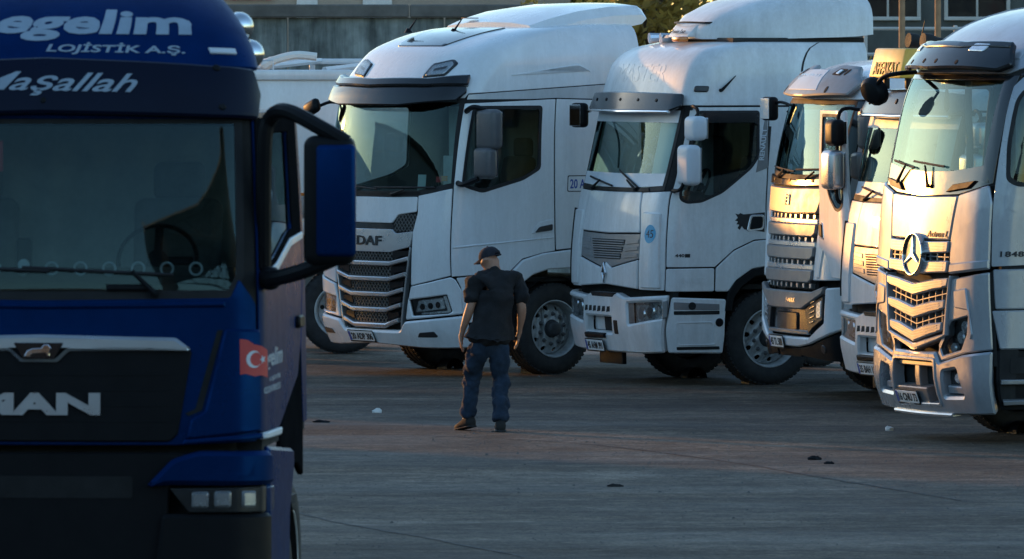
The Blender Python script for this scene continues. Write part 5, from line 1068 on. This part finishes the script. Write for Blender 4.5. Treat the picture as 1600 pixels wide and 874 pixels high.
# ------------------------------------------------------------------ white tipping trailer behind
def build_trailer():
    Y0, Y1, XL, XR, zt = 96.0, 98.45, -17.2, -1.0, 3.33
    R = tag(empty('tipping_trailer', (-9, 96, 0)), 'long white tipping trailer with open top rails behind the other trucks', 'trailer')
    o = Vector((-9, 96, 0)); L = lambda vf: move(vf, -o)
    obj('side_wall', L(box(((XL+XR)/2, Y0+.03, (zt+1.88)/2), (XR-XL,.06,zt-1.88), .012)), 'white', R)
    obj('top_rail', L(box(((XL+XR)/2, Y0+.01, zt-.06), (XR-XL+.02,.12,.12), .02)), 'white', R)
    obj('far_wall', L(box(((XL+XR)/2, Y1, (zt+1.9)/2-.02), (XR-XL,.06,zt-1.9), .012)), 'white', R)
    obj('far_rail', L(box(((XL+XR)/2, Y1, 3.42), (XR-XL,.10,.07), .02)), 'letter', R)
    for i in range(14): obj('rail_post', L(box((XL+.4+i*1.2, Y1, 3.35), (.07,.07,.10), .01)), 'letter', R)
    for x in (XL+.03, XR-.03): obj('end_wall', L(box((x,(Y0+Y1)/2,2.6),(.06,Y1-Y0,1.42),.01)), 'white', R)
    obj('floor_pan', L(box(((XL+XR)/2,(Y0+Y1)/2,1.9),(XR-XL-.1,Y1-Y0-.1,.06))), 'chassis', R)
    for i, x in enumerate((-4.4,-3.2,-2.2,-1.6)): obj('tarpaulin_bow', L(tube([(x,Y0+.05,zt),(x+.9,Y1,3.43)], .035, 6)), 'letter', R)
    obj('tarpaulin_roll', L(tube(smooth_path([(-2.95,Y0+.5,3.36),(-2.8,Y0+.45,3.44),(-2.55,Y0+.5,3.50),(-2.30,Y0+.5,3.48)]), [.04,.06,.07,.07,.06,.06]+[.05]*13, 8)), 'paper', R)
    obj('ladder_hoop', L(tube([(-3.05,Y0+.05,3.32),(-3.05,Y0+.05,3.44),(-2.80,Y0+.05,3.44),(-2.80,Y0+.05,3.32)], .012, 6)), 'letter', R)
    obj('orange_stripe', L(box(((XL+XR)/2,Y0-.004,1.87),(XR-XL,.012,.035))), 'amber', R)
    obj('lower_rail', L(box(((XL+XR)/2,Y0+.04,1.72),(XR-XL,.08,.24),.02)), 'greyplastic', R)
    obj('side_skirt', L(box(((XL+XR)/2+.0,Y0+.06,1.49),(XR-XL-.4,.05,.20),.02)), 'white', R)
    for y in (Y0+.7, Y1-.7): obj('chassis_rail', L(box(((XL+XR)/2,y,1.25),(XR-XL-.3,.12,.36),.02)), 'chassis', R)
    for x in (-2.0,-3.31,-4.62):
        for y, rz in ((Y0+.17, math.pi),(Y1-.17, 0)):
            w = copy_tree(_wp[False], R); w.location = Vector((x, y, .503))-o; w.rotation_euler = (0, random.uniform(0,6), rz)
    for x in (-2.0,-3.31,-4.62): obj('mudguard', L(move(loft([[(.57*math.cos(a), y, .5+.57*math.sin(a)) for a in [math.pi*(.12+.76*i/12) for i in range(13)]]+[(.585*math.cos(a), y, .5+.585*math.sin(a)) for a in [math.pi*(.88-.76*i/12) for i in range(13)]] for y in (Y0+.0, Y0+.5)]), (x,0,0))), 'black', R)
    obj('landing_leg', L(box((-13.5,Y0+.4,.65),(.15,.15,1.25),.02)), 'chassis', R)
build_trailer()

# ------------------------------------------------------------------ buildings beyond the wall
M['buff'] = mat('buff_render', (.42,.34,.27), .9, var=.2, scale=1.2); M['darkwall'] = mat('weathered_dark_render', (.10,.11,.105), .9, var=.45, scale=1.1, stretch=(1,1,.4))
M['paleframe'] = mat('pale_frame', (.5,.5,.48), .6, var=.15); M['signred'] = mat('faded_red_letters', (.45,.10,.12), .6, var=.2); M['sunlitpost'] = mat('sunlit_orange_post', (.38,.22,.12), .7, var=.3, scale=6)  # post colour carries the orange of the low sun
M['dirtyglass'] = mat('dirty_window_glass', (.015,.018,.02), .12, var=.3, scale=2)
sh = tag(empty('workshop_building', (-4.5, 140, 0)), 'buff workshop building with white sign board above the concrete wall', 'building')
obj('wall', box((0,1.5,2.6),(11,3,5.2),.02), 'buff', sh)
for i in range(7): obj('roof_sheet', box((-4.9+1.63*i,1.45,5.26),(1.61,3.3,.06),.01), 'coping', sh)
sg = obj('sign_board', box((.0+.01,-.06,4.72),(.95,.08,.62),.01), 'plate', sh)
obj('sign_lettering', text_flat('PIER METAL', .78, .14, basis((0.0,-.103,4.42), (1,0,0), (0,0,1)), .004, bold=.02), 'signred', sg, 0)
for x, w, mm in ((.70,.36,'plate'),(1.9,.5,'plate')): obj('shutter_panel', box((x+.3,-.03,4.3),(w,.06,1.2),.01), mm, sh)
bl = tag(empty('far_building', (9.3, 133, 0)), 'dark weathered building with pale-framed windows behind the silver truck', 'building')
obj('wall', box((0,3,3.6),(8.2,6,7.2),.03), 'darkwall', bl)
def window(x, z, w, h):
    f = obj('window', join(box((x,-.03,z+h/2+.03),(w+.12,.08,.06),.005), box((x,-.03,z-h/2-.03),(w+.12,.08,.06),.005), box((x-w/2-.03,-.03,z),(.06,.08,h),.005), box((x+w/2+.03,-.03,z),(.06,.08,h),.005), box((x,-.02,z),(.035,.05,h),.005)), 'paleframe', bl)
    obj('pane', box((x-w/4,-.012,z),(w/2-.03,.02,h),.002,1), 'dirtyglass', f); obj('pane', box((x+w/4,-.012,z),(w/2-.03,.02,h),.002,1), 'dirtyglass', f)
for x in (-3.2,-1.75,-.3,1.2,2.7): window(x, 4.85, .95, 1.6)
for x in (-3.2,-1.75,-.3,1.2,2.7): window(x, 2.45, .95, 1.3)
for x, y, h, nm in ((5.95,125,7.5,0),(6.55,126,7.0,1),(8.2,127,7.2,2)):
    tag(obj('steel_post', move(lathe([(0,h),(.045,h),(.05,.0)], 12, 'z'), (0,0,0)), 'sunlitpost', None, loc=(x,y,0)), ('tall steel post in sunlit orange, first one beside the high-roof white tractor','second steel post in sunlit orange along the dark building','steel post in sunlit orange nearest the star-badged silver truck')[nm], 'post', 'steel posts in sunlit orange')
fence = tag(empty('rail_fence', (6.6, 127.4, 0)), 'pale tubular rail fence in front of the dark building', 'fence')
for z in (3.05,3.45,3.85): obj('rail', tube([(-2.6,0,z),(3.2,0,z)], .03, 6), 'paleframe', fence)
for i in range(5): obj('fence_post', box((-2.5+1.4*i,.06,1.95),(.06,.06,3.9),.01), 'paleframe', fence)

# ------------------------------------------------------------------ trees behind the trucks
def mat_leaf(name, a, b_):
    m, N, L, b = nodes_of(name); out = N['Material Output']
    tc = N.new('ShaderNodeTexCoord'); n = N.new('ShaderNodeTexNoise'); n.inputs['Scale'].default_value = 1.4; n.inputs['Detail'].default_value = 5; L.new(tc.outputs['Object'], n.inputs['Vector'])
    r = N.new('ShaderNodeValToRGB'); r.color_ramp.elements[0].position = .3; r.color_ramp.elements[0].color = (*a, 1); r.color_ramp.elements[1].position = .7; r.color_ramp.elements[1].color = (*b_, 1)
    L.new(n.outputs['Fac'], r.inputs[0]); L.new(r.outputs[0], b.inputs['Base Color']); b.inputs['Roughness'].default_value = .6
    t = N.new('ShaderNodeBsdfTranslucent'); L.new(r.outputs[0], t.inputs[0]); mx = N.new('ShaderNodeMixShader'); mx.inputs[0].default_value = .6
    L.new(b.outputs[0], mx.inputs[1]); L.new(t.outputs[0], mx.inputs[2]); L.new(mx.outputs[0], out.inputs[0]); return m
M['leaf'] = mat_leaf('olive_leaves', (.15,.17,.04), (.45,.38,.09)); M['leaf2'] = mat_leaf('golden_leaves', (.26,.19,.05), (.60,.40,.09)); M['bark'] = mat('bark', (.12,.09,.065), .95, var=.4, scale=8, bump=.4, bscale=25)  # olive and golden-brown leaf colours, varied by noise
def tree(x, y, h, r, leaves, lm, label):
    R = tag(empty('tree', (x, y, 0)), label, 'tree', 'trees behind the trucks')
    top = h*.62; trunk = [(0,0,0),(random.uniform(-.2,.2),random.uniform(-.2,.2),h*.3),(random.uniform(-.3,.3),random.uniform(-.3,.3),top)]
    obj('trunk', tube(smooth_path(trunk), [.20-.13*i/12 for i in range(13)], 8), 'bark', R)
    tips = []
    for k in range(9):
        a = random.uniform(0, 6.28); b = Vector(trunk[1]).lerp(Vector(trunk[2]), random.random()); rr = r*random.uniform(.5,1)
        e = b+Vector((rr*math.cos(a), rr*math.sin(a), random.uniform(.4,.45*h*.6))); mid = (b+e)/2+Vector((0,0,random.uniform(-.1,.3)))
        obj('limb', tube(smooth_path([b, mid, e]), [.06-.045*i/12 for i in range(13)], 6), 'bark', R); tips += [e, mid]
    tips.append(Vector((0,0,h*.8)))
    V, Fc = [], []
    cl = [t+Vector((random.gauss(0,.35*r*.5), random.gauss(0,.35*r*.5), random.gauss(0,.4))) for t in tips for _ in range(4)]
    for k in range(leaves):
        c = random.choice(cl); p = c+Vector((random.gauss(0,.34), random.gauss(0,.34), random.gauss(0,.30))); n = Vector((random.gauss(0,1), random.gauss(0,1), random.gauss(.2,1))).normalized()
        u = n.orthogonal().normalized(); w = n.cross(u); s = random.uniform(.05,.12); i = len(V)
        V += [p-u*s*1.2, p+w*s*.55, p+u*s*1.2, p-w*s*.55]; Fc.append((i,i+1,i+2,i+3))
    struct(obj('crown', (V, Fc), lm, R, 0), 'stuff')
random.seed(21)
for i, (x, y, h, r, n, lm) in enumerate(((-1.8,146,6.6,1.7,2600,'leaf'),(-.3,150,7.6,2.0,3000,'leaf2'),(1.1,144,6.8,1.6,2400,'leaf'),(2.2,140,6.2,1.5,2600,'leaf2'),(3.2,143,7.2,1.7,2600,'leaf'),(4.4,147,7.8,1.9,2600,'leaf'))):
    tree(x, y, h, r, n, M[lm], ('olive-green broadleaf tree','tall tree with golden-brown leaves')[lm == 'leaf2']+' '+('beside the workshop sign','behind the roof deflector of the leftmost white tractor'.replace('leftmost ','honeycomb-grille '),'rising past the rear of the honeycomb-grille tractor roof','between the two tallest white tractor roofs','behind the front of the 45-sticker tractor roof','behind the roof deflector of the 45-sticker tractor')[i])
def bushes():
    V, Fc = [], []; random.seed(5)
    for k in range(4200):
        x = random.uniform(-1.5,6.0); y = 134+random.gauss(0,.8); top = 3.6+.9*math.sin(x*1.7)+.5*math.sin(x*4.3+1); z = top*random.random()**.6; s = random.uniform(.05,.12)
        p = Vector((x,y,z)); n = Vector((random.gauss(0,1), random.gauss(0,1), random.gauss(.2,1))).normalized(); u = n.orthogonal().normalized(); w = n.cross(u); i = len(V)
        V += [p-u*s*1.2, p+w*s*.55, p+u*s*1.2, p-w*s*.55]; Fc.append((i,i+1,i+2,i+3))
    o = obj('bushes', (V, Fc), 'leaf2', None, 0); struct(o, 'stuff'); tag(o, 'tangled olive and brown bushes at the edge of the lorry park', 'bushes')
bushes()

# ------------------------------------------------------------------ steel canopy over the gate, between the camera and the yard (seen mirrored in windscreens)
def canopy():
    hw, ze, zr = 4.3, 7.1, 9.7
    R = tag(empty('steel_canopy', (2.0, 26, 0)), 'open steel gable canopy on lattice trusses over the yard entrance', 'canopy')
    for sx in (-1,1):
        for y in (-6,0,6): obj('column', box((sx*hw,y,ze/2),(.22,.22,ze),.02), 'chassis', R)
        for i in range(12): obj('roof_sheet', hexa([(0,-6.6+1.1*i,zr),(sx*(hw+.5),-6.6+1.1*i,ze),(sx*(hw+.5),-5.52+1.1*i,ze),(0,-5.52+1.1*i,zr),(0,-6.6+1.1*i,zr+.06),(sx*(hw+.5),-6.6+1.1*i,ze+.06),(sx*(hw+.5),-5.52+1.1*i,ze+.06),(0,-5.52+1.1*i,zr+.06)]), 'sheet', R)
        obj('fascia', box((sx*(hw+.55),0,ze-.1),(.06,13.3,.45),.01), 'letter', R)
    for y in (-6,-3,0,3,6):
        tr = obj('truss', tube([(-hw,y,ze+.1),(hw,y,ze+.1)], .06, 6), 'chassis', R); up = lambda x: ze+.05+(zr-ze-.1)*(1-abs(x)/(hw+.5))
        for sx in (-1,1):
            obj('top_chord', tube([(sx*(hw+.3),y,up(hw+.3)),(0,y,up(0))], .06, 6), 'chassis', tr)
            for k in range(4):
                x0, x1, x2 = hw-1.07*k, hw-.55-1.07*k, hw-1.07-1.07*k
                obj('truss_web', tube([(sx*x0,y,ze+.1),(sx*x1,y,up(x1))], .035, 6), 'chassis', tr); obj('truss_web', tube([(sx*x1,y,up(x1)),(sx*x2,y,ze+.1)], .035, 6), 'chassis', tr)
canopy()
# unseen block added behind the camera to cut low sky from the reflections
M['blockerdark'] = mat('sky_blocker_dark', (.035,.037,.04), .9, var=.3, scale=1.5)
dp = tag(empty('sky_blocker', (0, -22, 0)), 'unseen long dark block added behind the camera to cut low sky from reflections', 'building')
obj('wall', box((0,-6,6.5),(110,12,13),.1), 'blockerdark', dp); obj('roof', box((0,-6,13.2),(111,13,.4),.05), 'coping', dp)
for i in range(18): obj('window', box((-51+6*i,.02,6.0),(2.6,.08,1.8),.02), 'dirtyglass', dp)
# ------------------------------------------------------------------ the man walking away
M['skin'] = mat('skin', (.36,.18,.115), .5, var=.12, scale=12); M['tee'] = mat('black_cotton', (.010,.010,.012), .92, var=.3, scale=9, bump=.25, bscale=40)
M['denim'] = mat('blue_denim', (.012,.027,.052), .9, var=.5, scale=7, bump=.25, bscale=120); M['shoe'] = mat('dark_suede', (.012,.011,.010), .8, var=.3, scale=14); M['cap'] = mat('navy_cap_cotton', (.014,.014,.022), .9, var=.25, scale=12)
def skinned(name, verts, edges, root, m, parent, sub=2, wrinkle=0.0, wscale=.12):
    """verts: name -> (x, y, z, rx, ry)."""
    ks = list(verts); idx = {k: i for i, k in enumerate(ks)}
    me = bpy.data.meshes.new(name); me.from_pydata([verts[k][:3] for k in ks], [(idx[a], idx[b]) for a, b in edges], []); me.update(); me.materials.append(M[m])
    o = bpy.data.objects.new(name, me); COL.objects.link(o); o.parent = parent
    md = o.modifiers.new('skin', 'SKIN'); md.use_smooth_shade = True; md.branch_smoothing = .4
    for i, k in enumerate(ks):
        sv = me.skin_vertices[0].data[i]; sv.radius = verts[k][3:5] if len(verts[k]) > 4 else (verts[k][3],)*2; sv.use_root = (k == root)
    s = o.modifiers.new('subdivision', 'SUBSURF'); s.levels = sub; s.render_levels = sub
    if wrinkle:
        tx = bpy.data.textures.new(name+'_folds', 'CLOUDS'); tx.noise_scale = wscale; tx.noise_depth = 2
        d = o.modifiers.new('folds', 'DISPLACE'); d.texture = tx; d.strength = wrinkle; d.mid_level = .5; d.texture_coords = 'LOCAL'
    return o
def build_man():
    R = tag(empty('person', (-.255, 77.15, 0), math.radians(8)), 'person in black T-shirt, jeans and dark cap walking away with head lowered', 'person')
    # local frame: x to his right, y the way he walks, z up
    v = {'pel': (.045,0,.93,.12,.09), 'bel': (.06,-.005,1.08,.14,.11), 'che': (.09,.015,1.30,.105,.07), 'upc': (.10,.03,1.41,.055,.05), 'nek': (.085,.045,1.515,.074,.076), 'skl': (.066,.07,1.565,.086,.096), 'hd': (.055,.085,1.630,.088,.102), 'top': (.053,.09,1.675,.06,.07),
         'nos': (-.020,.165,1.575,.012,.014), 'earR': (.130,.130,1.60,.011,.022), 'earL': (-.018,.020,1.60,.011,.022)}
    e = [('pel','bel'),('bel','che'),('che','upc'),('upc','nek'),('nek','skl'),('skl','hd'),('hd','top'),('hd','nos'),('hd','earR'),('hd','earL')]
    for sd, sx in (('R',1),('L',-1)):
        if sd == 'R': sho, elb, wri, pal = (.265,.02,1.415), (.352,-.03,1.16), (.338,.035,.955), (.325,.055,.89)
        else: sho, elb, wri, pal = (-.065,.02,1.415), (-.145,-.03,1.16), (-.212,.025,.94), (-.228,.035,.87)
        v['sho'+sd] = (*sho,.042,.042); v['elb'+sd] = (*elb,.047,.047); fm = [elb[i]*.6+wri[i]*.4 for i in range(3)]; v['fm'+sd] = (*fm,.046,.045); v['wri'+sd] = (*wri,.030,.031); v['pal'+sd] = (*pal,.026,.030)
        e += [('upc','sho'+sd),('sho'+sd,'elb'+sd),('elb'+sd,'fm'+sd),('fm'+sd,'wri'+sd),('wri'+sd,'pal'+sd)]
        for j, (dy, l) in enumerate(((.030,.085),(.010,.095),(-.010,.090),(-.029,.070))):
            a, b = 'f%d%s' % (j, sd), 'g%d%s' % (j, sd)
            v[a] = (pal[0]-sx*.004, pal[1]+dy, pal[2]-.045, .0105); v[b] = (pal[0]-sx*.014, pal[1]+dy+.008, pal[2]-.045-l*.52, .0100); c = 'h%d%s' % (j, sd); v[c] = (pal[0]-sx*.034, pal[1]+dy+.012, pal[2]-.045-l*.86, .0085)
            e += [('pal'+sd,a),(a,b),(b,c)]
        v['t0'+sd] = (wri[0]-sx*.012, wri[1]+.036, wri[2]-.040, .0105); v['t1'+sd] = (pal[0]-sx*.022, pal[1]+.056, pal[2]-.030, .0095); v['t2'+sd] = (pal[0]-sx*.028, pal[1]+.062, pal[2]-.060, .0085)
        e += [('wri'+sd,'t0'+sd),('t0'+sd,'t1'+sd),('t1'+sd,'t2'+sd)]
    hips = {'R': ((.095,0,.90),(.125,.035,.50),(.140,-.06,.10)), 'L': ((-.095,0,.90),(-.120,.17,.50),(-.135,.28,.12))}
    hips = {'R': ((.135,0,.88),(.150,.02,.49),(.125,-.17,.10)), 'L': ((-.060,.0,.88),(-.105,.17,.49),(-.145,.13,.12))}
    for sd in 'RL':
        h, k, a = hips[sd]; v['hip'+sd] = (*h,.075,.075); v['kne'+sd] = (*k,.062,.064); v['cal'+sd] = ((k[0]*.6+a[0]*.4),(k[1]*.6+a[1]*.4)-.015,k[2]*.6+a[2]*.4,.056,.058); v['ank'+sd] = (*a,.038,.042); v['toe'+sd] = (a[0]+(.02 if sd == 'R' else -.04), a[1]+.15, .045,.035,.028)
        e += [('pel','hip'+sd),('hip'+sd,'kne'+sd),('kne'+sd,'cal'+sd),('cal'+sd,'ank'+sd),('ank'+sd,'toe'+sd)]
    skinned('body', v, e, 'pel', 'skin', R)
    # T-shirt: loose torso and two short sleeves
    t = {'hem': (.050,-.01,.785,.205,.165), 'h2': (.052,-.01,.88,.224,.178), 'bel': (.068,-.02,1.08,.228,.182), 'che': (.092,-.005,1.29,.222,.158), 'upc': (.10,.01,1.445,.19,.12), 'nek': (.09,.03,1.53,.10,.085),
         'sR': (.295,.02,1.445,.092,.090), 'aR': (.330,.0,1.31,.092,.086), 'eR': (.360,-.02,1.185,.094,.088), 'sL': (-.095,.02,1.445,.092,.090), 'aL': (-.122,-.005,1.31,.084,.080), 'eL': (-.150,-.025,1.185,.090,.086)}
    skinned('t_shirt', t, [('hem','h2'),('h2','bel'),('bel','che'),('che','upc'),('upc','nek'),('upc','sR'),('sR','aR'),('aR','eR'),('upc','sL'),('sL','aL'),('aL','eL')], 'bel', 'tee', R, 3, .075, .10)
    j = {'w': (.045,-.01,.92,.19,.155), 'p': (.035,-.015,.85,.19,.16)}; je = [('w','p')]
    for sd in 'RL':
        h, k, a = hips[sd]; s1 = 1 if sd == 'R' else -1
        j['h'+sd] = (h[0]+s1*.005, h[1]-.015, .77, .112, .118); j['m'+sd] = ((h[0]+k[0])/2+s1*.006, (h[1]+k[1])/2-.01, .64, .100, .105); j['k'+sd] = (k[0], k[1], k[2], .083, .085); j['c'+sd] = (k[0]*.5+a[0]*.5, k[1]*.5+a[1]*.5-.012, .31, .080, .082); j['b'+sd] = (a[0], a[1]-.005, a[2]+.055, .074, .078); j['e'+sd] = (a[0], a[1]-.01, a[2]-.005, .076, .082)
        je += [('p','h'+sd),('h'+sd,'m'+sd),('m'+sd,'k'+sd),('k'+sd,'c'+sd),('c'+sd,'b'+sd),('b'+sd,'e'+sd)]
    skinned('jeans', j, je, 'p', 'denim', R, 3, .075, .10)
    for sd in 'RL':
        h, k, a = hips[sd]; yaw = (-.10 if sd == 'R' else .45); pit = 0 if sd == 'R' else -.16
        ring = lambda y, w, z0, z1: [(w*math.cos(q)*(1 if abs(math.cos(q)) < .9 else 1), y, (z0+z1)/2+(z1-z0)/2*math.copysign(abs(math.sin(q))**.7, math.sin(q))) for q in [2*math.pi*i/14 for i in range(14)]]
        sh = loft([ring(-.095,.025,.02,.06), ring(-.085,.042,.0,.10), ring(-.04,.050,.0,.115), ring(.02,.050,.0,.105), ring(.09,.054,.0,.075), ring(.15,.050,.0,.06), ring(.185,.030,.01,.045)])
        mt = Matrix.Translation((a[0], a[1], .003 if sd == 'R' else .022)) @ Matrix.Rotation(yaw, 4, 'Z') @ Matrix.Rotation(pit, 4, 'X')
        o = obj('shoe', xf(sh, mt), 'shoe', R, 60)
        sole = loft([ring(y, w+.005, -.004, .020) for y, w in ((-.098,.03),(-.085,.044),(-.03,.05),(.06,.053),(.14,.052),(.19,.03))]); obj('sole', xf(sole, mt), 'rubber', o, 60)
    # cap with a strap gap at the back
    mt = Matrix.Translation((.055,.085,1.645)) @ Matrix.Rotation(math.radians(52), 4, 'Z') @ Matrix.Rotation(math.radians(-14), 4, 'X')
    V, Fc = [], []; n = 28
    for r_ in range(8):
        a = math.pi/2*r_/7.4
        for i in range(n):
            q = 2*math.pi*i/n; back = max(0, -math.sin(q)); lo = .028*max(0, 1-((q-1.5*math.pi)/.55)**2) if r_ == 0 else 0
            V.append((.094*math.cos(a)**.8*math.cos(q), .110*math.cos(a)**.8*math.sin(q), .102*math.sin(a)-.012+lo+(.018 if r_ == 0 and lo > 0 else 0)))
    for r_ in range(7):
        for i in range(n): Fc.append((r_*n+i, r_*n+(i+1) % n, (r_+1)*n+(i+1) % n, (r_+1)*n+i))
    Fc.append(tuple(7*n+i for i in range(n)))
    cp = obj('cap', xf((V, Fc), mt), 'cap', R, 60)
    obj('cap_strap', xf(tube([(.093*math.cos(q), .111*math.sin(q), -.008) for q in [math.radians(236+6.8*i) for i in range(11)]], .008, 6), mt), 'cap', cp)
    br = [[(.085*math.cos(q)*f, .102*math.sin(q)+(f-1)*.0+d*math.sin(q), -.012-d*.28-.02*abs(math.cos(q))*(d/.08)) for q in [math.radians(25+13*i) for i in range(11)]] for f, d in ((1.0,0),(1.0,.035),(.95,.065),(.85,.08))]
    W, G = loft(br, False, False); obj('cap_brim', xf(solid(W, G, (0,0,.006)), mt), 'cap', cp, 60)
    obj('cap_button', xf(move(lathe([(0,.01),(.008,.008),(.01,0)], 10, 'z'), (0,0,.088)), mt), 'cap', cp)
build_man()
# ------------------------------------------------------------------ litter and cracks on the asphalt
def gpt(px_, py_): Y = 12800*3.7/(py_-60); return ((px_-800)*Y/12800, Y)
def flake(n, rx, ry, th, seed):
    random.seed(seed); P = [(rx*math.cos(2*math.pi*i/n)*random.uniform(.6,1.15), ry*math.sin(2*math.pi*i/n)*random.uniform(.6,1.15)) for i in range(n)]
    V = [(x, y, .004+random.uniform(0, th)) for x, y in P]+[(x*.4, y*.4, th+random.uniform(.004,.02)) for x, y in P]+[(x*.9, y*.9, .0) for x, y in P]
    return V, [(i, (i+1) % n, n+(i+1) % n, n+i) for i in range(n)]+[tuple(n+i for i in range(n))]+[(2*n+i, 2*n+(i+1) % n, (i+1) % n, i) for i in range(n)]
for i, (x, y, rx, ry, th, m, nm, lab, ct) in enumerate((
    (-1.325,80.9,.055,.04,.03,'paper','paper_scrap','small crumpled white paper scrap on the asphalt left of the man','litter'),
    (-1.83,78.9,.10,.025,.008,'black','rubber_strip','thin dark rubber strip lying on the asphalt beside the blue truck','litter'),
    (2.66,71.9,.065,.03,.018,'black','rubber_chunk','black rubber chunk on the asphalt in front of the silver truck','litter'),
    (3.55,77.2,.045,.04,.03,'paper','paper_cup','crushed pale paper cup on the asphalt beneath the silver truck bumper','litter'),
    (2.75,71.2,.07,.02,.01,'black','rubber_sliver','dark rubber sliver on the asphalt next to the black rubber chunk','litter'),
    (.86,67.6,.09,.02,.008,'cavity','tarpaulin_scrap','flattened dark tarpaulin scrap on the open asphalt','litter'))):
    tag(obj(nm, flake(9, rx, ry, th, i+3), m, None, 0, loc=(x, y, .0)), lab, ct)
def grit():
    random.seed(11); V, Fc = [], []
    for k in range(3600):
        Y = random.uniform(57, 90); X = random.uniform(-.066, .068)*Y; s = random.uniform(.003,.010)*(1 if random.random() < .96 else 1.9); i = len(V)
        V += [(X-s,Y-s*.7,0),(X+s,Y-s*.6,0),(X+s*.8,Y+s,0),(X-s*.9,Y+s*.8,0),(X+s*.1,Y,s*.9)]; Fc += [(i,i+1,i+4),(i+1,i+2,i+4),(i+2,i+3,i+4),(i+3,i,i+4)]
    struct(obj('grit', (V, Fc), 'coping', None, 0), 'stuff')
grit()
def crack(pts, w, seed):
    random.seed(seed); P = smooth_path([(x, y, 0) for x, y in pts], 14); V, Fc = [], []
    for i, p in enumerate(P):
        d = (P[min(i+1, len(P)-1)]-P[max(i-1, 0)]).normalized(); n = Vector((-d.y, d.x, 0)); ww = w*random.uniform(.5,1.3); j = n*random.uniform(-w, w)
        V += [tuple(p+j+n*ww+Vector((0,0,.004))), tuple(p+j-n*ww+Vector((0,0,.004)))]
    return V, [(2*i, 2*i+1, 2*i+3, 2*i+2) for i in range(len(P)-1)]
for k, (pts, w) in enumerate(((((-4.2,57.9),(-1.8,57.7),(0.2,58.1),(2.2,58.0),(4.6,58.3)),.022),(((-.9,76.3),(.6,74.8),(1.9,71.5),(2.6,69.0),(3.6,65.5)),.016),(((-1.95,65.2),(-1.4,62.8),(-.6,60.5),(0.1,58.4)),.016))):
    struct(obj('tar_seam', crack(pts, w, k), 'rubber', None, 0))
